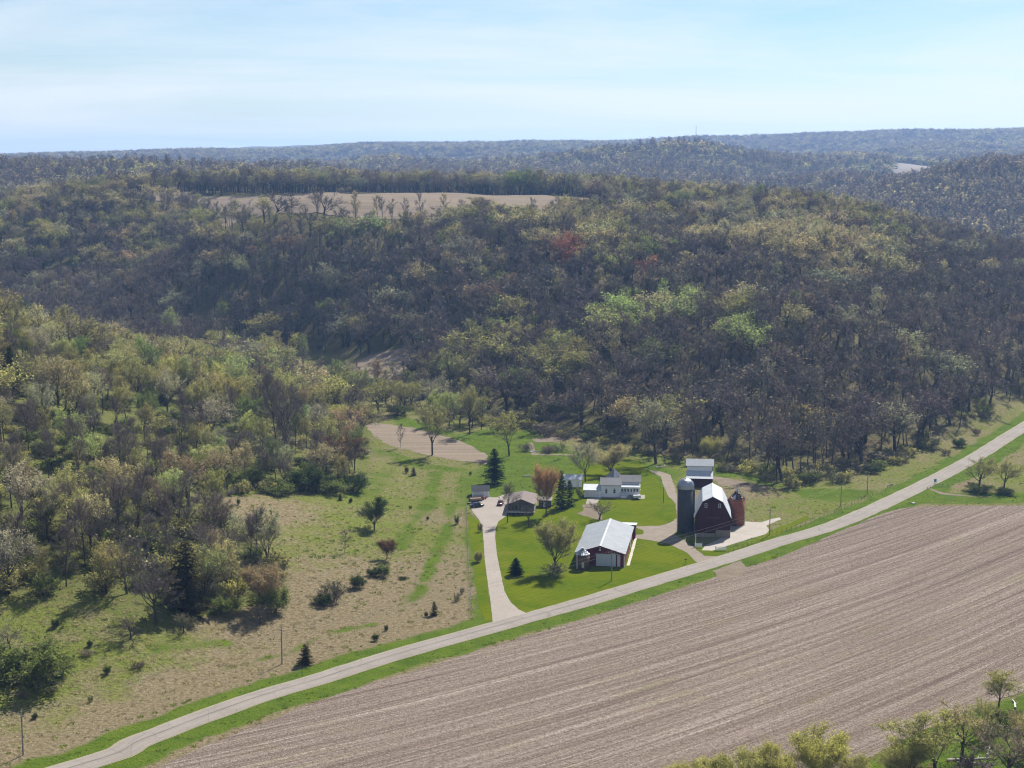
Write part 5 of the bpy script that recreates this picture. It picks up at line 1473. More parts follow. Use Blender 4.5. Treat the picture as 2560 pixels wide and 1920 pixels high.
def boards(name, c0, c1, freq=4.0, axis='X', rough=0.8):
    m, nt, b = new_mat(name, rough, 0.2)
    tc = node(nt, 'ShaderNodeTexCoord')
    sp = node(nt, 'ShaderNodeSeparateXYZ'); nt.links.new(tc.outputs['Object'], sp.inputs[0])
    u = mth(nt, 'ADD', sp.outputs['X'], sp.outputs['Y']) if axis == 'X' else sp.outputs['Z']
    fr = mth(nt, 'FRACT', mth(nt, 'MULTIPLY', u, freq))
    cellv = mth(nt, 'FLOOR', mth(nt, 'MULTIPLY', u, freq))
    wn_ = node(nt, 'ShaderNodeTexWhiteNoise', noise_dimensions='1D'); nt.links.new(cellv, wn_.inputs['W'])
    nz = noise(nt, mapped(nt, (1, 1, 0.3)), 1.5, 5, 0.7)
    c = mixc(nt, ramp(nt, mth(nt, 'ADD', mth(nt, 'MULTIPLY', wn_.outputs['Value'], 0.45), mth(nt, 'MULTIPLY', nz, 0.6)), [(0.25, 0.0), (0.75, 1.0)]), c0, c1)
    nt.links.new(c, b.inputs['Base Color'])
    bump(nt, b, ramp(nt, fr, [(0.0, 0.0), (0.08, 1.0), (0.92, 1.0), (1.0, 0.0)]), 0.6, 0.04)
    return m
def metal_roof(name, col, rough=0.6, axis='Y', metal=0.0, dirt=0.14):
    m, nt, b = new_mat(name, rough, 0.06)
    tc = node(nt, 'ShaderNodeTexCoord'); sp = node(nt, 'ShaderNodeSeparateXYZ'); nt.links.new(tc.outputs['Object'], sp.inputs[0])
    u = sp.outputs[axis]
    rib = mth(nt, 'FRACT', mth(nt, 'MULTIPLY', u, 2.2))
    nz = noise(nt, tc.outputs['Object'], 0.35, 5, 0.7); n2 = noise(nt, tc.outputs['Object'], 3.0, 3, 0.7)
    c = mixc(nt, ramp(nt, nz, [(0.32, 0.0), (0.7, 1.0)]), [x * (1 - dirt) for x in col], [min(1, x * (1 + dirt * 0.5)) for x in col])
    c = mixc(nt, ramp(nt, n2, [(0.3, 0.25), (0.5, 0.0)]), c, [x * 0.7 for x in col])
    nt.links.new(c, b.inputs['Base Color']); b.inputs['Metallic'].default_value = metal
    bump(nt, b, ramp(nt, rib, [(0.0, 1.0), (0.10, 0.0), (0.9, 0.0), (1.0, 1.0)]), 0.5, 0.04)
    return m
M['barn_red'] = boards('barn_red_boards', (0.035, 0.005, 0.007), (0.06, 0.010, 0.012), 4.5)
M['shed_red'] = boards('shed_red_metal', (0.09, 0.010, 0.014), (0.14, 0.017, 0.022), 1.4)
M['white_wall'] = boards('white_clapboard', (0.70, 0.71, 0.72), (0.80, 0.80, 0.80), 5.0, 'Z')
M['white_metal'] = metal_roof('white_metal_roof', (0.42, 0.44, 0.465))
M['white_metal_x'] = metal_roof('white_metal_roof_across', (0.44, 0.46, 0.485), axis='X')
M['grey_metal'] = metal_roof('grey_metal_roof', (0.24, 0.258, 0.28), 0.62)
M['grey_metal_x'] = metal_roof('grey_metal_roof_across', (0.25, 0.268, 0.295), 0.62, axis='X')
M['shingle'] = surf('grey_shingles', (0.20, 0.195, 0.20), (0.26, 0.252, 0.255), 1.2, bmp=0.03)
M['brown_shingle'] = surf('brown_shingles', (0.15, 0.125, 0.115), (0.215, 0.18, 0.165), 1.0, bmp=0.03)
M['dark_shingle'] = surf('dark_shingles', (0.04, 0.043, 0.047), (0.065, 0.068, 0.072), 1.0, bmp=0.03)
M['brown_siding'] = boards('brown_siding', (0.085, 0.068, 0.058), (0.125, 0.102, 0.087), 4.0, 'Z')
M['beige_siding'] = boards('beige_siding', (0.45, 0.40, 0.32), (0.54, 0.49, 0.40), 4.0, 'Z')
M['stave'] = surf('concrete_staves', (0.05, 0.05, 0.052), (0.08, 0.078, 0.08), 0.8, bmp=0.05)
M['tile_brick'] = surf('glazed_tile_brick', (0.22, 0.075, 0.042), (0.31, 0.115, 0.062), 1.2, 0.7, bmp=0.04)
M['rust'] = surf('rusty_sheet', (0.10, 0.055, 0.04), (0.20, 0.12, 0.09), 1.5)
M['galv'] = metal_roof('galvanised_sheet', (0.30, 0.32, 0.35), 0.34, metal=0.8)
M['steel'] = paint('steel', (0.42, 0.43, 0.44), 0.4, 0.15, metal=0.5)
M['stone'] = surf('foundation_stone', (0.17, 0.14, 0.105), (0.27, 0.23, 0.175), 2.0, bmp=0.08)
M['trim'] = paint('white_trim', (0.62, 0.62, 0.61), 0.6, 0.06)
M['glass'] = paint('window_glass', (0.03, 0.035, 0.045), 0.12, 0.1, spec=0.6)
M['wood_grey'] = bark_mat('weathered_timber', (0.16, 0.135, 0.11), (0.30, 0.26, 0.22))
M['rubber'] = paint('rubber', (0.02, 0.02, 0.02), 0.8)
M['dark'] = paint('dark_paint', (0.018, 0.018, 0.02), 0.35)
M['car_red'] = paint('red_car_paint', (0.23, 0.055, 0.055), 0.25, 0.05, spec=0.6)
M['car_black'] = paint('black_car_paint', (0.012, 0.013, 0.016), 0.22, 0.05, spec=0.6)
M['tarp'] = surf('brown_tarpaulin', (0.22, 0.15, 0.10), (0.36, 0.26, 0.18), 0.8)
M['red_paint'] = paint('red_machine_paint', (0.30, 0.03, 0.03), 0.4)
M['teal'] = paint('teal_paint', (0.10, 0.30, 0.33), 0.5)
M['tail'] = paint('tail_light', (0.35, 0.02, 0.02), 0.2)

def window(parent, cx, y, z0, w, h, axis='front', name='window', div=True, frame='trim'):
    """frame, glass and sill on a front wall at depth y"""
    f = MB(); t = 0.09
    f.box(cx - w / 2 - t, cx - w / 2, y - 0.06, y + 0.02, z0 - t, z0 + h + t).box(cx + w / 2, cx + w / 2 + t, y - 0.06, y + 0.02, z0 - t, z0 + h + t)
    f.box(cx - w / 2, cx + w / 2, y - 0.06, y + 0.02, z0 + h, z0 + h + t).box(cx - w / 2, cx + w / 2, y - 0.06, y + 0.02, z0 - t, z0)
    o = f.build(name, M[frame], parent)
    MB().box(cx - w / 2, cx + w / 2, y - 0.03, y + 0.01, z0, z0 + h).build('pane', M['glass'], o)
    if div: MB().box(cx - w / 2, cx + w / 2, y - 0.05, y - 0.032, z0 + h / 2 - 0.03, z0 + h / 2 + 0.03).build('glazing_bar', M[frame], o)
    return o

# ------------------------------------------------------------------ gambrel barn
L_ = 19.5
t = thing('barn', (59.4, 463.6, 0), 'big dark red gambrel barn with white metal roof between two silos', 'barn', 6.5)
prof = [(-5.1, 0), (5.1, 0), (5.1, 6.2), (2.9, 10.7), (0, 12.15), (-2.9, 10.7), (-5.1, 6.2)]
MB().prism(prof, 0, L_).build('wall', M['barn_red'], t)
for a, b in (((-5.45, 5.9), (-2.95, 10.78)), ((-2.95, 10.78), (0, 12.28)), ((5.45, 5.9), (2.95, 10.78)), ((2.95, 10.78), (0, 12.28))):
    MB().slab(a, b, 'y', -0.4, L_ + 0.4, 0.10).build('roof_slope', M['white_metal'], t)
MB().box(-0.16, 0.16, -0.42, L_ + 0.42, 12.30, 12.44).build('ridge_cap', M['white_metal'], t)
for sx in (-1.98, 2.02):
    window(t, sx, -0.02, 9.05, 0.55, 1.05, div=True)
MB().box(-0.42, 0.42, -0.08, 0.0, 10.9, 11.5).box(-0.36, 0.36, -0.10, -0.08, 10.95, 11.0).box(-0.36, 0.36, -0.10, -0.08, 11.15, 11.2).build('louvre', M['barn_red'], t)
MB().box(-1.7, 1.7, -0.10, -0.003, 2.6, 5.8).build('loft_door', M['barn_red'], t)
MB().box(-1.9, 1.9, -0.14, -0.003, 5.83, 5.99).build('door_rail', M['rust'], t)
MB().box(1.0, 5.22, -0.16, -0.004, 0, 2.2).build('foundation', M['stone'], t)
MB().box(5.104, 5.3, -0.16, L_, 0, 1.9).build('foundation', M['stone'], t)
MB().box(-5.22, 0.95, -0.12, -0.004, 0, 1.2).build('foundation', M['stone'], t)
MB().box(-5.2, -5.0, -0.05, 0.06, 1.22, 5.85).build('corner_board', M['barn_red'], t)
MB().box(5.0, 5.2, -0.05, 0.06, 2.23, 5.85).build('corner_board', M['barn_red'], t)

# ------------------------------------------------------------------ tall stave silo
t = thing('stave_silo', (52.0, 469.6, 0), 'tall grey concrete stave silo with domed metal cap beside the barn', 'silo', 6.5)
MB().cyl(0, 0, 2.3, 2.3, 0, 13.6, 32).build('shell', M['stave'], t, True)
for m_ in t.children[0].data.polygons:
    if abs(m_.normal.z) > 0.9: m_.use_smooth = False
hoop = None
def ring_mesh(r, w, h, n=32):
    b_ = MB()
    for k in range(n):
        a0, a1 = 6.28318 * k / n, 6.28318 * (k + 1) / n
        p = [(math.cos(a) * q, math.sin(a) * q, z_) for a in (a0, a1) for q, z_ in ((r, 0), (r + w, 0), (r + w, h), (r, h))]
        b_.add(p, [(0, 1, 5, 4), (1, 2, 6, 5), (2, 3, 7, 6), (3, 0, 4, 7)])
    return b_
for k in range(24):
    z_ = 0.5 + k * 0.545
    if hoop is None:
        hoop = ring_mesh(2.3, 0.025, 0.05).build('hoop', M['stave'], t); hoop.location = (0, 0, z_)
    else:
        share(hoop, t, (0, 0, z_))
MB().cyl(0, 0, 2.42, 2.42, 13.6, 14.35, 32).build('collar', M['steel'], t)
pan = None
for k in range(28):
    a = 6.28318 * k / 28
    if pan is None:
        pan = MB().box(-0.13, 0.13, -2.50, -2.425, 13.45, 14.3).build('rim_panel', M['galv'], t)
    else:
        share(pan, t, (0, 0, 0), a)
dome = MB(); NS, NR = 32, 7
ringp = []
for j in range(NR + 1):
    ph = j / NR * math.pi / 2
    ringp.append([(2.55 * math.cos(ph) * math.cos(6.28318 * k / NS), 2.55 * math.cos(ph) * math.sin(6.28318 * k / NS), 14.3 + 2.35 * math.sin(ph)) for k in range(NS)])
vs_ = [p for r_ in ringp[:-1] for p in r_] + [(0, 0, 16.65)]
fs_ = [(j * NS + k, j * NS + (k + 1) % NS, (j + 1) * NS + (k + 1) % NS, (j + 1) * NS + k) for j in range(NR - 1) for k in range(NS)] + [((NR - 1) * NS + k, (NR - 1) * NS + (k + 1) % NS, NR * NS) for k in range(NS)]
dome.add(vs_, fs_).build('dome', M['galv'], t, False)
MB().cyl(0, 0, 0.35, 0.25, 16.6, 16.85, 10).build('vent_cap', M['steel'], t)
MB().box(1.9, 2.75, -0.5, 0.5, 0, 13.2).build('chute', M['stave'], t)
MB().bar((-2.42, -0.5, 0.3), (-2.42, -0.5, 14.2), 0.09).bar((-2.42, -0.5, 14.2), (-1.4, -0.3, 15.9), 0.09).build('filler_pipe', M['steel'], t)
# ------------------------------------------------------------------ old tile silo
t = thing('tile_silo', (68.9, 480.0, 0), 'orange-red tile silo with broken dark cone roof on the far side of the barn', 'silo', 6.5)
MB().cyl(0, 0, 2.3, 2.3, 0, 8.4, 30).build('shell', M['tile_brick'], t, True)
for m_ in t.children[0].data.polygons:
    if abs(m_.normal.z) > 0.9: m_.use_smooth = False
hp = None
for k in range(12):
    if hp is None: hp = ring_mesh(2.3, 0.03, 0.05, 30).build('hoop', M['rust'], t); hp.location = (0, 0, 0.7 + k * 0.64)
    else: share(hp, t, (0, 0, 0.7 + k * 0.64))
for k in range(14):
    a0, a1 = 6.28318 * k / 14, 6.28318 * (k + 0.96) / 14
    if k in (1, 5, 8, 12): continue
    top = 10.6 if k not in (0, 2, 9, 11) else 9.4
    rt = 0.45 if top > 10 else 1.35
    P4 = [(2.5 * math.cos(a0), 2.5 * math.sin(a0), 8.35), (2.5 * math.cos(a1), 2.5 * math.sin(a1), 8.35), (rt * math.cos(a1), rt * math.sin(a1), top), (rt * math.cos(a0), rt * math.sin(a0), top)]
    Q4 = [(x_, y_, z_ + 0.06) for x_, y_, z_ in P4]
    MB().add(P4 + Q4, [(3, 2, 1, 0), (4, 5, 6, 7), (0, 1, 5, 4), (1, 2, 6, 5), (2, 3, 7, 6), (3, 0, 4, 7)]).build('roof_panel', M['dark' if k % 3 else 'steel'], t)
MB().cyl(0, 0, 0.5, 0.05, 10.4, 11.9, 8).build('finial', M['steel'], t)
MB().bar((2.42, -0.7, 0.1), (2.42, -0.7, 9.4), 0.10).bar((2.42, -0.7, 9.4), (1.2, -0.3, 10.4), 0.10).build('filler_pipe', M['chalk'], t)
MB().box(-2.9, -2.1, -0.5, 0.4, 0, 8.2).build('chute', M['rust'], t)

# ------------------------------------------------------------------ machine shed
L_ = 33.0
t = thing('machine_shed', (24.25, 429.6, 0), 'long red machine shed with grey metal roof and white sliding doors', 'shed', 8.4)
MB().prism([(-6.65, 0), (6.65, 0), (6.65, 3.75), (0, 5.75), (-6.65, 3.75)], 0, L_).build('wall', M['shed_red'], t)
for s in (-1, 1):
    MB().slab((s * 7.05, 3.66), (0, 5.80), 'y', -0.45, L_ + 0.3, 0.10).build('roof_slope', M['grey_metal'], t)
    MB().slab((s * 7.05, 3.50), (0, 5.64), 'y', -0.50, -0.46, 0.26).build('barge_board', M['shed_red'], t)
    MB().box(*sorted((s * 6.55, s * 6.75)), -0.08, 0.03, 0, 3.6).build('corner_board', M['trim'], t)
MB().prism([(-0.3, 5.90), (0.3, 5.90), (0, 6.02)], -0.47, L_ + 0.32).build('ridge_cap', M['white_metal'], t)
door = MB().box(-1.10, 1.62, -0.14, -0.004, 0.15, 3.45).build('sliding_door', M['white_metal_x'], t)
share(door, t, (2.75, -0.01, 0))
MB().box(-1.3, 5.4, -0.20, -0.15, 3.47, 3.62).build('door_track', M['steel'], t)
MB().box(4.75, 5.6, -0.12, -0.004, 0.15, 3.35).build('narrow_door', M['white_metal_x'], t)
for z_ in (4.45, 5.1):
    MB().box(-0.2, 0.2, -0.07, -0.004, z_, z_ + 0.35).build('vent', M['trim'], t)
MB().box(6.654, 6.72, 22.0, 22.9, 0.2, 2.3).build('side_door', M['trim'], t)
MB().box(6.654, 6.72, 26.0, 27.2, 1.5, 2.5).build('side_window', M['trim'], t)
MB().box(0.6, 7.3, L_ + 0.35, L_ + 5.5, 0, 3.3).build('lean_to_wall', M['shed_red'], t)
MB().slab((L_ + 0.36, 4.1), (L_ + 6.0, 3.5), 'x', 0.4, 7.6, 0.1).build('lean_to_roof', M['white_metal_x'], t)
# ------------------------------------------------------------------ grain bin
t = thing('grain_bin', (19.35, 427.4, 0), 'small round dark grain bin with shiny cone roof at the shed corner', 'grain bin', 0)
MB().cyl(0, 0, 1.9, 1.9, 0, 4.1, 26).build('wall', M['rust'], t, True)
for m_ in t.children[0].data.polygons:
    if abs(m_.normal.z) > 0.9: m_.use_smooth = False
seg = None
for k in range(26):
    if seg is None:
        a = 6.28318 / 26
        seg = MB().add([(2.05 * math.sin(-a / 2.06), -2.05 * math.cos(a / 2), 4.05), (2.05 * math.sin(a / 2.06), -2.05 * math.cos(a / 2), 4.05), (0.22 * math.sin(a / 2), -0.22, 5.55), (-0.22 * math.sin(a / 2), -0.22, 5.55),
                        (0, -2.05, 4.12), (0, -0.22, 5.62)], [(0, 4, 5, 3), (4, 1, 2, 5)]).build('roof_panel', M['galv'], t)
    else: share(seg, t, (0, 0, 0), 6.28318 * k / 26)
MB().cyl(0, 0, 0.34, 0.30, 5.48, 5.85, 12).build('cap', M['steel'], t)
MB().box(-0.35, 0.35, -1.98, -1.86, 0.6, 2.2).build('door', M['steel'], t)
MB().bar((-1.7, -1.15, 0.2), (-1.7, -1.15, 4.3), 0.05).bar((-1.45, -1.4, 0.2), (-1.45, -1.4, 4.3), 0.05).build('ladder', M['trim'], t)
for z_ in (1.2, 2.1, 3.0, 3.8):
    o = ring_mesh(1.9, 0.03, 0.06, 26).build('band', M['rust'], t); o.location = (0, 0, z_)

# ------------------------------------------------------------------ farmhouse
t = thing('farmhouse', (32.8, 520.0, 0), 'white farmhouse with grey roofs, sun porch and low garage wing', 'house', 4.0)
MB().box(-3.35, 3.35, 0, 6.6, 0, 4.05).build('wall', M['white_wall'], t)
MB().prismx([(0.0, 4.05), (6.6, 4.05), (3.3, 5.75)], -3.3, 3.3).build('gable_wall', M['white_wall'], t)
MB().slab((-0.35, 3.98), (3.3, 5.86), 'x', -3.65, 3.65, 0.12).build('roof_slope', M['shingle'], t)
MB().slab((6.95, 3.98), (3.3, 5.86), 'x', -3.65, 3.65, 0.12).build('roof_slope', M['shingle'], t)
# pointed roof over the middle
ax, ay, bz, tz = 0.95, 6.2, 5.75, 8.6
MB().box(ax - 1.7, ax + 1.7, ay - 1.2, ay + 2.4, 4.0, 5.88).build('upper_wall', M['white_wall'], t)
for s in (-1, 1):
    MB().add([(ax, ay - 2.5, bz), (ax + s * 2.95, ay, bz - 0.1), (ax, ay, tz), (ax, ay - 2.5, bz - 0.12), (ax + s * 2.95, ay, bz - 0.22)],
             [(0, 1, 2) if s > 0 else (1, 0, 2), (3, 4, 1, 0) if s > 0 else (0, 1, 4, 3)]).build('pointed_roof', M['shingle'] if s < 0 else M['grey_metal_x'], t)  # paler material on the right front face paints in its sunlit side
    MB().add([(ax + s * 2.95, ay, bz - 0.1), (ax, ay + 2.5, bz), (ax, ay, tz)], [(0, 1, 2) if s > 0 else (1, 0, 2)]).build('pointed_roof', M['shingle'], t)
# right wing and porch
MB().box(3.354, 9.6, 2.6, 8.0, 0, 4.7).build('wing_wall', M['white_wall'], t)
MB().prismx([(2.6, 4.7), (8.0, 4.7), (5.3, 6.3)], 3.4, 9.55).build('wing_gable', M['white_wall'], t)
MB().slab((2.25, 4.66), (5.3, 6.42), 'x', 2.6, 9.95, 0.12).build('wing_roof', M['shingle'], t)
MB().slab((8.35, 4.66), (5.3, 6.42), 'x', 2.6, 9.95, 0.12).build('wing_roof', M['shingle'], t)
MB().box(3.354, 9.4, 0.1, 2.596, 0, 3.35).build('porch_wall', M['white_wall'], t)
MB().slab((-0.2, 3.38), (2.59, 3.95), 'x', 3.36, 9.7, 0.10).build('porch_roof', M['white_metal_x'], t)
for k, cx in enumerate((3.75, 4.72, 5.69, 7.75, 8.7)):
    window(t, cx, 0.09, 1.95, 0.66, 0.95)
d_ = MB().box(6.35, 7.1, 0.02, 0.096, 0.9, 3.0).build('porch_door', M['trim'], t); MB().box(6.5, 6.95, 0.0, 0.019, 1.9, 2.8).build('door_pane', M['glass'], d_)
for k in range(5):
    MB().box(6.0, 7.5, -0.3 - 0.3 * (4 - k), -0.02 - 0.3 * (4 - k), 0, 0.17 * (k + 1)).build('step', M['concrete'], t)
MB().bar((6.0, -1.3, 0.9), (6.0, 0.0, 1.8), 0.04).bar((6.0, -1.3, 0.0), (6.0, -1.3, 0.9), 0.04).bar((7.5, -1.3, 0.9), (7.5, 0.0, 1.8), 0.04).bar((7.5, -1.3, 0.0), (7.5, -1.3, 0.9), 0.04).build('railing', M['dark'], t)
MB().box(3.3, 5.2, -1.5, 0.09, 0, 1.1).build('cellar_entry', M['white_wall'], t)
MB().slab((-1.65, 0.95), (0.05, 1.75), 'x', 3.2, 5.3, 0.08).build('cellar_roof', M['white_metal_x'], t)
for cx in (-1.55, 1.15):
    window(t, cx, -0.005, 1.35, 0.62, 1.15, name='tall_window')
    MB().add([(cx - 0.42, -0.05, 2.6), (cx + 0.42, -0.05, 2.6), (cx, -0.05, 3.0), (cx - 0.42, -0.001, 2.6), (cx + 0.42, -0.001, 2.6), (cx, -0.001, 3.0)], [(0, 1, 2), (0, 3, 4, 1), (1, 4, 5, 2), (2, 5, 3, 0)]).build('window_hood', M['shingle'], t)
# garage wing
MB().box(-8.9, -3.36, -0.9, 4.2, 0, 2.45).build('garage_wall', M['white_wall'], t)
MB().slab((-1.2, 2.42), (4.5, 3.35), 'x', -9.2, -3.37, 0.12).build('garage_roof', M['white_metal_x'], t)
for k in range(4):
    MB().box(-8.5, -4.0, -0.96, -0.904, 0.08 + k * 0.55, 0.60 + k * 0.55).build('garage_door_panel', M['trim'], t)

# ------------------------------------------------------------------ outbuildings
t = thing('outbuilding', (20.8, 536.0, 0), 'small white outbuilding with patchy metal roof behind the dark cedars', 'outbuilding', 2.0)
MB().box(-3.1, 3.1, 0, 5.0, 0, 2.75).build('wall', M['white_wall'], t)
MB().prismx([(0, 2.75), (5, 2.75), (2.5, 3.9)], -3.05, 3.05).build('gable_wall', M['white_wall'], t)
for a, b in (((-0.3, 2.66), (2.5, 4.0)), ((5.3, 2.66), (2.5, 4.0))):
    MB().slab(a, b, 'x', -3.35, 3.35, 0.08).build('roof_slope', M['white_metal_x'], t)
MB().box(1.2, 2.1, -0.06, -0.004, 0.1, 2.0).build('door', M['trim'], t)
window(t, -1.5, -0.005, 1.0, 0.6, 0.8)

t = thing('back_shed', (63.9, 535.0, 0), 'tall dark red shed with stepped white metal roofs behind the silo', 'shed', 7.2)
MB().box(-4.3, 4.3, 4.6, 12.0, 0, 6.6).build('wall', M['white_wall'], t)
MB().slab((4.1, 6.65), (8.3, 8.4), 'x', -4.8, 4.8, 0.12).build('roof_slope', M['grey_metal_x'], t)
MB().slab((12.5, 6.65), (8.3, 8.4), 'x', -4.8, 4.8, 0.12).build('roof_slope', M['grey_metal_x'], t)
MB().prismx([(4.6, 6.6), (12.0, 6.6), (8.3, 8.3)], -4.3, 4.3).build('gable_wall', M['barn_red'], t)
MB().box(-4.2, 4.2, 0.3, 4.596, 0, 3.1).build('front_wall', M['barn_red'], t)
MB().slab((-0.2, 3.15), (4.59, 5.0), 'x', -4.55, 4.55, 0.12).build('front_roof', M['white_metal_x'], t)
MB().box(4.31, 4.45, 4.4, 12.2, 0, 6.5).build('side_wall', M['barn_red'], t)
MB().box(-3.4, 2.6, 12.8, 18.0, 0, 6.2).build('rear_wall', M['white_wall'], t)
MB().slab((12.7, 7.2), (18.4, 6.4), 'x', -3.8, 3.0, 0.12).build('rear_roof', M['white_metal_x'], t)
for cx in (-2.6, 0, 2.6):
    MB().box(cx - 0.75, cx + 0.75, 0.2, 0.296, 0.2, 2.6).build('stall_door', M['barn_red'], t)

t = thing('brown_house', (2.9, 495.5, 0), 'low brown house with hipped brown roof and dark front gable', 'house', 3.5)
MB().box(-3.55, 3.55, 0, 16.0, 0, 3.0).build('wall', M['brown_siding'], t)
MB().box(3.556, 3.65, -0.05, 16.0, 0, 2.95).build('side_wall', M['beige_siding'], t)
MB().prism([(-3.55, 3.0), (3.55, 3.0), (0, 4.55)], 0, 12.0).build('gable_wall', M['brown_siding'], t)
for s in (-1, 1):
    MB().slab((s * 4.0, 2.82), (0, 4.62), 'y', -0.6, 12.0, 0.14).build('roof_slope', M['brown_shingle'], t)
MB().add([(-4.0, 12.003, 2.95), (4.0, 12.003, 2.95), (0, 12.003, 4.76), (-4.0, 16.6, 2.86), (4.0, 16.6, 2.86), (0, 12.9, 4.74)], [(0, 2, 5, 3), (2, 1, 4, 5), (3, 5, 4), (0, 1, 2), (0, 3, 4, 1)]).build('roof_hip', M['brown_shingle'], t)
for k, cx in enumerate((-2.3, -1.35, -0.4)):
    window(t, cx, -0.005, 1.5, 0.62, 1.05, frame='brown_siding')
t.scale = (1.14, 1, 1)
window(t, 2.0, -0.005, 1.3, 1.3, 1.2, frame='brown_siding')
MB().box(-4.0, 3.7, -2.2, -0.004, 0.85, 1.02).build('deck', M['wood_grey'], t)
MB().box(-4.0, 3.7, -2.26, -2.203, 0.78, 1.06).build('deck_fascia', M['trim'], t)
for k in range(7):
    MB().box(-3.95 + k * 1.26, -3.85 + k * 1.26, -2.15, -2.05, 0, 0.845).build('deck_post', M['wood_grey'], t)
for k in range(9):
    MB().box(-3.95 + k * 0.945, -3.88 + k * 0.945, -2.19, -2.12, 1.03, 1.75).build('baluster', M['brown_siding'], t)
MB().box(-4.0, 3.7, -2.22, -2.10, 1.76, 1.84).build('handrail', M['brown_siding'], t)
MB().box(3.66, 3.72, 3.0, 3.9, 0.1, 2.1).build('side_door', M['trim'], t)
t = thing('garden_shed', (10.6, 504.5, 0), 'small flat pale-roofed shed with red-brown wall behind the rust brown tree', 'shed', 3.5)
MB().box(-2.0, 2.0, 0, 3.4, 0, 2.2).build('wall', M['brown_siding'], t)
MB().slab((-0.3, 2.22), (3.8, 2.6), 'x', -2.3, 2.3, 0.12).build('roof', M['concrete'], t)
MB().box(-0.5, 0.5, -0.06, -0.004, 0.05, 1.9).build('door', M['trim'], t)

t = thing('garage', (-10.4, 520.0, 0), 'small white garage with dark roof at the head of the driveway', 'garage', -1.0)
MB().box(-2.85, 2.85, 0, 5.4, 0, 2.2).build('wall', M['white_wall'], t)
MB().prismx([(0, 2.2), (5.4, 2.2), (2.7, 3.25)], -2.8, 2.8).build('gable_wall', M['white_wall'], t)
for a, b in (((-0.35, 2.1), (2.7, 3.36)), ((5.75, 2.1), (2.7, 3.36))):
    MB().slab(a, b, 'x', -3.1, 3.1, 0.1).build('roof_slope', M['dark_shingle'], t)
for k in range(4):
    MB().box(-2.3, 1.2, -0.05, -0.004, 0.05 + 0.48 * k, 0.50 + 0.48 * k).build('garage_door_panel', M['trim'], t)
MB().box(1.7, 2.4, -0.05, -0.004, 0.05, 1.95).build('door', M['trim'], t)

# ------------------------------------------------------------------ vehicles and yard things
def car(loc, yaw, paint_, label, name='car', L=4.7, W=1.78, H=1.45):
    t = thing(name, loc, label, 'car', yaw)
    hw, hl = W / 2, L / 2
    st_ = [(-hl, 0.42, 0.62, 0.90), (-hl + 0.15, 0.28, 0.80, 0.96), (-hl + 1.1, 0.24, 0.88, 1.0), (0, 0.24, 0.92, 1.0), (hl - 1.3, 0.24, 0.90, 1.0), (hl - 0.2, 0.28, 0.78, 0.95), (hl, 0.42, 0.62, 0.88)]
    b_ = MB(); vs, fs = [], []
    for y, z0, z1, k in st_:
        vs += [(-hw * k, y, z0), (-hw * k, y, z0 + (z1 - z0) * 0.65), (-hw * k * 0.9, y, z1), (hw * k * 0.9, y, z1), (hw * k, y, z0 + (z1 - z0) * 0.65), (hw * k, y, z0)]
    for i in range(len(st_) - 1):
        for j in range(6):
            j2 = (j + 1) % 6; fs.append((i * 6 + j, (i + 1) * 6 + j, (i + 1) * 6 + j2, i * 6 + j2))
    fs += [(0, 1, 2, 3, 4, 5), tuple(range(len(vs) - 1, len(vs) - 7, -1))]
    b_.add(vs, fs).build('body', M[paint_], t, True)
    c0, c1 = [(-hl + 0.75, 0.90), (-hl + 1.45, H), (hl - 1.95, H), (hl - 1.15, 0.92)], 0
    g_ = MB(); vs = [(s * hw * (0.86 if z < 1.2 else 0.68), y, z) for y, z in c0 for s in (-1, 1)]
    g_.add(vs, [(0, 1, 3, 2), (4, 5, 7, 6), (0, 2, 4, 6), (1, 7, 5, 3)]).build('windows', M['glass'], t)
    MB().box(-hw * 0.70, hw * 0.70, -hl + 1.42, hl - 1.92, H - 0.01, H + 0.04).build('roof', M[paint_], t)
    for sx in (-1, 1):
        for y in (-hl + 0.85, hl - 0.9):
            w_ = MB().wheel(sx * (hw - 0.08), y, 0.31, 0.31, 0.2).build('wheel', M['rubber'], t)
            MB().wheel(sx * (hw - 0.04), y, 0.31, 0.19, 0.15, 10).build('rim', M['steel'], w_)
        MB().box(sx * hw * 0.62 - 0.16, sx * hw * 0.62 + 0.16, -hl - 0.015, -hl + 0.06, 0.5, 0.62).build('tail_light', M['tail'], t)
        MB().box(sx * hw * 0.60 - 0.16, sx * hw * 0.60 + 0.16, hl - 0.06, hl + 0.015, 0.5, 0.60).build('headlight', M['trim'], t)
    MB().box(-hw * 0.85, hw * 0.85, -hl - 0.05, -hl + 0.1, 0.30, 0.46).build('bumper', M['dark'], t)
    return t
x_, y_, _ = pz(1251, 1262)
car((x_, y_, 0.06), 8, 'car_red', 'dull red car parked on the concrete beside the brown house')
x_, y_, _ = pz(1192, 1268)
car((x_, y_, 0.06), 62, 'car_black', 'black car at the near edge of the parking slab')
x_, y_, _ = pz(1188, 1257)
t = thing('covered_trailer', (x_, y_, 0.06), 'dark trailer piled under a brown tarpaulin behind the black car', 'trailer', 70)
MB().box(-0.9, 0.9, -2.0, 2.0, 0.45, 1.0).build('bed', M['dark'], t)
MB().prism([(-0.95, 1.0), (0.95, 1.0), (0.7, 1.5), (0.1, 1.75), (-0.6, 1.55)], -1.9, 1.9).build('tarpaulin', M['tarp'], t)
for sx in (-1, 1):
    for y in (-0.5, 0.5): MB().wheel(sx * 0.95, y, 0.33, 0.33, 0.2).build('wheel', M['rubber'], t)
MB().bar((0, -2.0, 0.5), (0, -3.2, 0.45), 0.05).build('tow_bar', M['dark'], t)
x_, y_, _ = pz(1196, 1246)
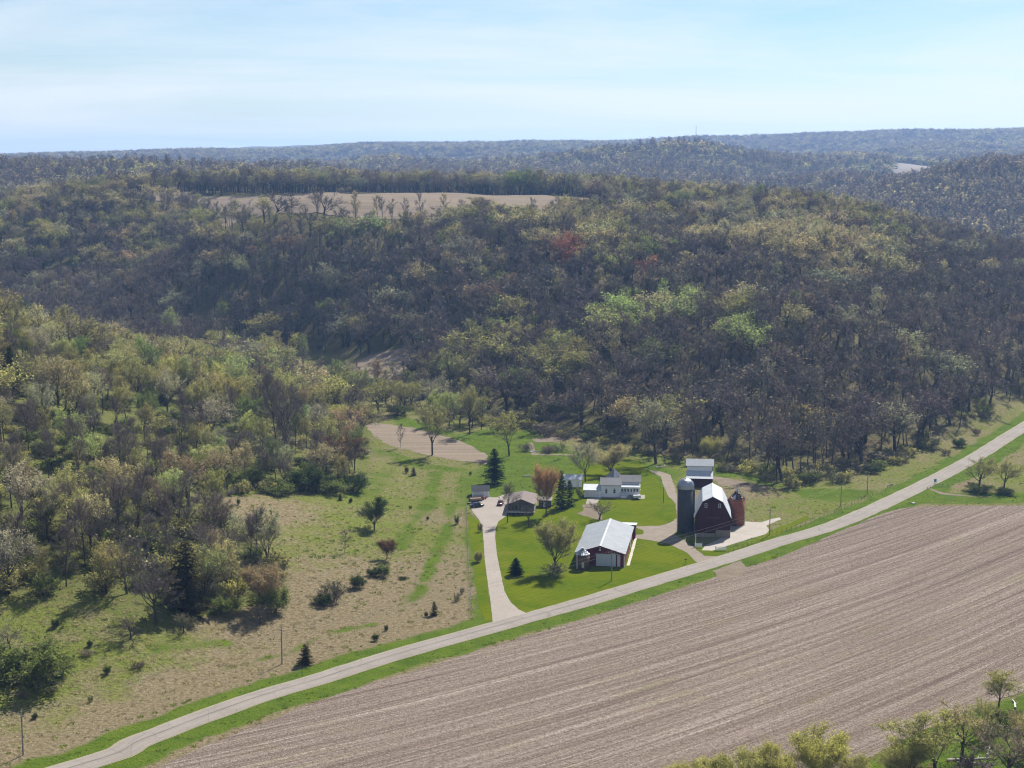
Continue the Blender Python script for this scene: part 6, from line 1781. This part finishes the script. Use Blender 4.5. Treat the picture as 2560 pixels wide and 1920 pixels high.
t = thing('flat_trailer', (x_, y_, 0.06), 'low dark flat trailer in front of the white garage', 'trailer', 85)
MB().box(-0.8, 0.8, -1.6, 1.6, 0.4, 0.75).build('deck', M['dark'], t)
for sx in (-1, 1): MB().wheel(sx * 0.85, 0, 0.3, 0.3, 0.18).build('wheel', M['rubber'], t)
MB().bar((0, -1.6, 0.45), (0, -2.5, 0.4), 0.05).build('tow_bar', M['dark'], t)
x_, y_, _ = pz(1207, 1250)
t = thing('garden_tractor', (x_, y_, 0.06), 'small red garden tractor on the slab before the garage', 'lawn tractor', 40)
MB().box(-0.35, 0.35, 0.1, 1.0, 0.35, 0.85).build('bonnet', M['red_paint'], t)
MB().box(-0.45, 0.45, -0.8, 0.1, 0.35, 0.5).build('chassis', M['dark'], t)
MB().box(-0.25, 0.25, -0.6, -0.15, 0.52, 0.7).box(-0.25, 0.25, -0.72, -0.6, 0.52, 1.05).build('seat', M['dark'], t)
for sx in (-1, 1):
    MB().wheel(sx * 0.5, -0.5, 0.34, 0.34, 0.22).build('wheel', M['rubber'], t); MB().wheel(sx * 0.42, 0.75, 0.22, 0.22, 0.15).build('wheel', M['rubber'], t)
MB().bar((0, 0.12, 0.8), (0, -0.1, 1.05), 0.03).wheel(0, -0.1, 1.05, 0.16, 0.03, 10).build('steering_wheel', M['dark'], t)
x_, y_, _ = pz(1592, 1248)
t = thing('utility_trailer', (x_, y_, 0.07), 'small pale box trailer on the concrete walk by the farmhouse', 'trailer', 80)
MB().box(-0.75, 0.75, -1.2, 1.2, 0.5, 1.25).build('box', M['trim'], t)
MB().box(-0.8, 0.8, -1.25, 1.25, 1.255, 1.33).build('lid', M['white_metal'], t)
MB().box(-0.6, 0.6, -1.1, 1.1, 0.38, 0.496).build('frame', M['dark'], t)
for sx in (-1, 1): MB().wheel(sx * 0.82, 0, 0.3, 0.3, 0.16).build('wheel', M['rubber'], t)
MB().bar((0, -1.2, 0.42), (0, -2.1, 0.4), 0.04).build('tow_bar', M['dark'], t)
x_, y_, _ = pz(1598, 1240)
t = thing('bird_feeder', (x_, y_, 0.07), 'pale feeder on a post beside the small box trailer', 'feeder')
MB().bar((0, 0, 0), (0, 0, 1.7), 0.05).build('post', M['wood_grey'], t)
MB().box(-0.3, 0.3, -0.3, 0.3, 1.7, 1.95).build('tray', M['trim'], t)
MB().slab((-0.42, 2.1), (0, 2.35), 'y', -0.4, 0.4, 0.04).slab((0.42, 2.1), (0, 2.35), 'y', -0.4, 0.4, 0.04).build('roof', M['trim'], t)

# ------------------------------------------------------------------ poles and wires
POLES = {}
def pole(px, py, top, label, arm=True, key=None, grey=False):
    p, s = at_px(px, py); h = (py - top) / s / 0.98
    t = thing('utility_pole', (p[0], p[1], p[2] - 0.05), label, 'utility pole', 38)
    MB().cyl(0, 0, 0.16, 0.11, 0, h, 9).build('post', M['wood_grey'], t)
    if arm:
        MB().box(-1.0, 1.0, -0.16, -0.10, h - 0.75, h - 0.62).build('crossarm', M['wood_grey'], t)
        for sx in (-0.9, 0.9):
            MB().cyl(sx, -0.13, 0.05, 0.04, h - 0.62, h - 0.42, 8).build('insulator', M['steel'], t)
    else:
        MB().bar((0, 0, h - 0.2), (0.7, -0.2, h - 0.05), 0.03).build('lamp_arm', M['steel'], t)
        MB().cyl(0.75, -0.22, 0.10, 0.16, h - 0.22, h - 0.02, 10).build('lamp_head', M['steel'], t)
    if key is not None: POLES[key] = (p[0], p[1], p[2] + h - 0.4)
    return t
pole(58, 1888, 1776, 'first wooden utility pole from the bottom corner on the straw verge', key=0)
pole(705, 1660, 1566, 'wooden utility pole on the road bank beside the brownish cedar', key=1)
pole(1529, 1452, 1376, 'utility pole on the lawn in front of the white shed doors', key=2)
pole(1924, 1337, 1270, 'utility pole at the edge of the barnyard slab', key=3)
pole(2102, 1266, 1208, 'utility pole on the pasture verge beyond the barnyard', key=4)
pole(2168, 1236, 1184, 'utility pole nearest the wood beyond the pasture', key=5)
pole(1658.5, 1256, 1216, 'yard light pole on the lawn beside the gravel loop', arm=False)
# a line of wires running behind the road, and out of view past the last poles
pts = [POLES[k] for k in range(6)]
e0 = np.array(pts[0]) - (np.array(pts[1]) - np.array(pts[0])) * 0.6; pts = [tuple(e0)] + pts
for off, z_, lab in ((-0.9, 0.0, 'upper overhead wire strung along the road'), (0.9, -0.25, 'lower overhead wire strung along the road')):
    path = []
    for a, b in zip(pts[:-1], pts[1:]):
        a, b = np.array(a), np.array(b)
        for k in range(14):
            u = k / 14; q = a + (b - a) * u; q[2] -= 4 * u * (1 - u) * min(1.6, np.hypot(*(b - a)[:2]) * 0.012) ; path.append(q)
    path.append(np.array(pts[-1])); path = np.array(path)
    path[:, 0] += off * 0.62; path[:, 1] -= off * 0.78; path[:, 2] += z_
    bw = Buf(); bw.tube(path, np.full(len(path), 0.024), 3)
    o = link(bpy.data.objects.new('overhead_wire', bw.mesh('overhead_wire', [M['steel']])))
    tag(o, lab, 'wire', 'overhead wires')

# ------------------------------------------------------------------ fences, gates, small things
def fence(name, pts_px, label, step=3.0, h=1.25, wires=2, mat='wood_grey', r=0.06, jit=0.12):
    line = dense(np.array([on_ground(*p)[:2] for p in pts_px]), step)
    t = thing(name, (line[0][0], line[0][1], hz(*line[0])), label, 'fence')
    base = np.array([line[0][0], line[0][1], hz(*line[0])])
    tops = []
    pm = MB().cyl(0, 0, r, r * 0.9, -0.1, h, 6)
    first = None
    for p in line:
        q = np.array([p[0], p[1], hz(*p)]) - base
        if first is None: first = pm.build('post', M[mat], t); first.location = q; o = first
        else: o = share(first, t, q, random.random())
        o.scale = (1, 1, 1 + random.uniform(-jit, jit)); o.rotation_euler = (random.gauss(0, jit * 0.3), random.gauss(0, jit * 0.3), 0)
        tops.append(q)
    tops = np.array(tops)
    for k in range(wires):
        bw = Buf(); bw.tube(tops + np.array([0, 0, h * (0.95 - 0.4 * k)]), np.full(len(tops), 0.014 if mat != 'trim' else 0.03), 3)
        link(bpy.data.objects.new('wire', bw.mesh('wire', [M['steel'] if mat != 'trim' else M['trim']])), t)
    return t
fence('wire_fence', [(1166, 1270), (1168, 1330), (1171, 1400), (1175, 1460), (1178, 1538)], 'pale wire fence between the pasture and the driveway lawn', 3.2, 1.3, 3)
fence('wire_fence', [(1822, 1382), (1880, 1360), (1930, 1340), (1990, 1320), (2060, 1295), (2120, 1268), (2170, 1243), (2235, 1222)], 'post and wire fence along the far side of the road past the barnyard', 2.6, 1.2, 2)
fence('wire_fence', [(1792, 1158), (1815, 1165), (1842, 1180), (1862, 1196)], 'leaning timber fence beside the back shed', 1.6, 1.3, 2, r=0.09)
fence('wire_fence', [(1248, 1196), (1290, 1194), (1345, 1192)], 'old broken fence behind the brown house', 2.2, 0.9, 1)
fence('wire_fence', [(2318, 1224), (2340, 1218), (2370, 1216)], 'short grey fence stub by the roadside marker', 1.6, 1.0, 2, r=0.09)
def gate(px, py, w, label, yaw, h=1.3, n=4):
    p = on_ground(px, py)
    t = thing('board_gate', (p[0], p[1], p[2]), label, 'gate', yaw)
    for sx in (-w / 2, w / 2): MB().box(sx - 0.07, sx + 0.07, -0.07, 0.07, 0, h + 0.15).build('post', M['trim'], t)
    for k in range(n): MB().box(-w / 2 + 0.08, w / 2 - 0.08, -0.03, 0.03, 0.25 + k * (h - 0.25) / n, 0.25 + k * (h - 0.25) / n + 0.16).build('board', M['trim'], t)
gate(1746, 1369, 2.0, 'white board gate in the shadow of the barn', 6)
gate(1802, 1377, 3.2, 'white board gate beside the barnyard slab', -8)
p = on_ground(1739, 1366)
t = thing('corner_post', (p[0], p[1], p[2]), 'tall white post at the corner of the barn shadow', 'post'); MB().cyl(0, 0, 0.09, 0.08, 0, 3.4, 8).build('shaft', M['trim'], t); MB().cyl(0, 0, 0.14, 0.02, 3.4, 3.6, 8).build('cap', M['trim'], t)
p = on_ground(1714, 1409)
t = thing('mailbox', (p[0], p[1], p[2]), 'dark mailbox on a post beside the gravel drive mouth', 'mailbox', -50)
MB().box(-0.05, 0.05, -0.05, 0.05, 0, 1.05).build('post', M['wood_grey'], t)
MB().prism([(-0.13, 1.05), (0.13, 1.05), (0.13, 1.25), (0.07, 1.34), (-0.07, 1.34), (-0.13, 1.25)], -0.3, 0.3).build('box', M['rust'], t)
MB().box(0.135, 0.155, -0.1, 0.0, 1.15, 1.4).build('flag', M['red_paint'], t)
p = on_ground(2338, 1209)
t = thing('marker_sign', (p[0], p[1], p[2]), 'blank teal marker board on a post at the roadside bridge', 'sign', 20)
MB().bar((-0.3, 0, 0), (-0.3, 0, 0.8), 0.05).bar((0.3, 0, 0), (0.3, 0, 0.8), 0.05).build('post', M['steel'], t)
MB().box(-0.45, 0.45, -0.05, 0.0, 0.5, 1.6).build('panel', M['teal'], t)
p = on_ground(2225, 1217)
t = thing('guard_rail', (p[0], p[1], p[2]), 'short galvanised guard rail at the bridge on the far road side', 'guard rail', 38)
MB().box(-0.06, 0.0, -2.2, 2.2, 0.45, 0.8).build('rail', M['galv'], t)
for y in (-2.0, 0, 2.0): MB().box(0.01, 0.13, y - 0.07, y + 0.07, 0, 0.8).build('post', M['wood_grey'], t)
p = on_ground(2284, 1259)
t = thing('culvert', (p[0], p[1], p[2] - 0.1), 'white culvert end beside the field corner and road', 'culvert', 80)
MB().cyl(0, 0, 0.5, 0.5, -0.2, 0.5, 14).build('pipe_rim', M['chalk'], t); MB().box(-1.6, 1.6, -0.6, -0.45, -0.1, 0.45).build('headwall', M['chalk'], t)
p = on_ground(1822, 1180)
t = thing('feed_trough', (p[0], p[1], p[2]), 'long rusty feed trough slanting away from the back shed', 'trough', 122)
MB().box(-0.45, 0.45, -5.0, 5.0, 0.5, 0.6).box(-0.55, -0.45, -5.0, 5.0, 0.5, 0.95).box(0.45, 0.55, -5.0, 5.0, 0.5, 0.95).build('bunk', M['rust'], t)
for y in (-4.5, -1.5, 1.5, 4.5): MB().box(-0.5, 0.5, y - 0.08, y + 0.08, 0, 0.495).build('leg', M['wood_grey'], t)
rl = random.Random(4)
for k, (px, py, ln, yw, lab) in enumerate([(2425, 1900, 9, 82, 'long pale fallen log across the bottom corner'), (2440, 1912, 7, 95, 'pale fallen log just below the longest one'), (2470, 1880, 6, 20, 'pale forked log lying up the bank'),
                                          (2535, 1760, 6, 12, 'white fallen trunk at the photo edge past the field corner'), (1345, 1130, 7, 70, 'pale log beside the brush heap by the farm track'), (1330, 1192, 6, 86, 'grey log lying behind the brown house'), (1655, 1168, 5, 75, 'fallen limb under the tall old tree')]):
    p = on_ground(px, py)
    t = thing('fallen_log', (p[0], p[1], p[2] + 0.12), lab, 'log', yw)
    b_ = Buf(); n_ = 6
    pp = np.array([[rl.gauss(0, 0.12), -ln / 2 + ln * i / n_, 0.10 + rl.gauss(0, 0.05)] for i in range(n_ + 1)])
    b_.tube(pp, np.linspace(0.24, 0.10, n_ + 1), 7); link(bpy.data.objects.new('trunk', b_.mesh('trunk', [M['pale_bark']], True)), t)
    for q in range(2):
        b_ = Buf(); a = pp[2 + 2 * q]; b_.tube(np.array([a, a + np.array([0.9 * (-1) ** q, 0.7, 0.45])]), [0.08, 0.03], 5)
        link(bpy.data.objects.new('limb', b_.mesh('limb', [M['pale_bark']])), t)

# ------------------------------------------------------------------ far away
def far_xy(px, y): return ((px - 1280) / FPX * y * 1.01, y)
x_, y_ = far_xy(1730, 5250); z_ = hz(x_, y_)
t = thing('radio_tower', (x_, y_, z_), 'thin radio tower on the far skyline', 'tower')
MB().bar((-1.2, -0.7, 0), (-0.3, -0.2, 52), 0.35, 4).bar((1.2, -0.7, 0), (0.3, -0.2, 52), 0.35, 4).bar((0, 1.3, 0), (0, 0.3, 52), 0.35, 4).build('mast', M['steel'], t)
for k in range(8): MB().box(-1.2 + k * 0.1, 1.2 - k * 0.1, -0.8, 0.8, 5 + 6 * k, 5.3 + 6 * k).build('brace', M['steel'], t)
MB().bar((0, 0, 52), (0, 0, 58), 0.2, 5).build('antenna', M['steel'], t)
x_, y_ = far_xy(1046, 4900); z_ = hz(x_, y_) + 9
t = thing('far_farmstead', (x_, y_, z_ - 9), 'tiny white-roofed farm building on the far hillside', 'building', 10)
MB().box(-9, 9, 0, 12, 0, 17).build('wall', M['white_wall'], t)
MB().slab((-1, 16.8), (6, 19.5), 'x', -10, 10, 0.3).slab((13, 16.8), (6, 19.5), 'x', -10, 10, 0.3).build('roof', M['white_metal_x'], t)
# ------------------------------------------------------------------ tufts of old grass on the rough ground
def tuft(seed, n, r, h, w):
    g_ = np.random.default_rng(seed)
    a, q = Buf(), Buf()
    az = g_.random(n) * 6.28; rad = r * np.sqrt(g_.random(n))
    base = np.stack([rad * np.cos(az), rad * np.sin(az), np.full(n, -0.03)], 1)
    d = np.stack([np.cos(az) * 0.45 + g_.normal(0, 0.3, n), np.sin(az) * 0.45 + g_.normal(0, 0.3, n), np.ones(n)], 1)
    d = unit(d) * (h * (0.6 + 0.7 * g_.random(n)))[:, None]
    sd = unit(np.cross(d, g_.normal(0, 1, (n, 3)))) * w
    q.tris(np.stack([base - sd, base + sd, base + d], 1), 1)
    return a, q
pool('grass_tuft', [tuft(1, 22, 0.55, 0.55, 0.11), tuft(2, 16, 0.40, 0.45, 0.10), tuft(3, 30, 0.9, 0.6, 0.13), tuft(4, 14, 0.35, 0.75, 0.07)], 'blade')
GROUPS['grass_tuft'] = scatter_group(POOL['grass_tuft'])
gt = np.random.default_rng(77)
c = candidates(262, 640, 0.34, lambda r: 3.6)
x, y = c[:, 0], c[:, 1]
rs = road_side(x, y); ft = np.hypot(x, y) - np.interp(np.arctan2(x, y), _fb, _fr)
laid = np.zeros(len(x), bool)
for o in COL.objects:
    if o.get('kind') == 'structure' and o.name.split('.')[0] in ('corn_field', 'lawn', 'gravel_drive', 'driveway', 'barnyard_slab', 'bare_earth_patch', 'tilled_field', 'field_entrance', 'sidewalk', 'farm_track', 'shed_apron'):
        V = np.array([v.co[:2] for v in o.data.vertices])
        laid |= inside(V, x, y)
BOXES = [(o.location.x, o.location.y) for o in COL.objects if o.type == 'EMPTY' and o.get('category') in ('house', 'shed', 'barn', 'garage', 'outbuilding')]
k = ~laid & (np.abs(rs) > 4.4) & (ft < 8)
for bx, by in BOXES: k &= np.hypot(x - bx, y - by) > 9
dens = 0.50 + 0.55 * fbm(x / 14, y / 14, 3)
dens = np.where(np.abs(rs) < 7.5, 0.35, dens)
k &= gt.random(len(x)) < dens * 0.8
x, y, rs = x[k], y[k], rs[k]
z = height(x, y); n = len(x)
m = fbm(x / 30 + 3, y / 40, 3) + 0.35 * gt.normal(0, 1, n)
px_, py_ = to_px(x, y, z)
m = m + 0.5 * sstep(1420, 1560, py_) - 0.45 * sstep(1330, 1200, py_) - 0.25 * inside(LEFTWOOD, x, y)
names_ = np.where(m > 0.10, 'straw', np.where(m > -0.30, 'hay', 'fresh'))
names_ = np.where(np.abs(rs) < 10.5, 'fresh', names_)
GT = {'straw': (0.36, 0.295, 0.195), 'hay': (0.27, 0.26, 0.10), 'fresh': (0.15, 0.215, 0.03)}
tn = np.array([GT[q] for q in names_]) * (0.75 + 0.5 * gt.random((n, 1)))
s_ = (0.65 + 0.8 * gt.random(n)) * np.where((np.abs(rs) < 9) | (py_ < 1260), 0.42, 0.66)
scatter('rough_grass', 'grass_tuft', np.stack([x, y, z], 1), gt.integers(0, 4, n), np.stack([np.zeros(n), np.zeros(n), gt.random(n) * 6.28], 1), np.stack([s_ * 1.1, s_ * 1.1, s_], 1), tn, 'tufts of straw and green grass over the rough pasture')
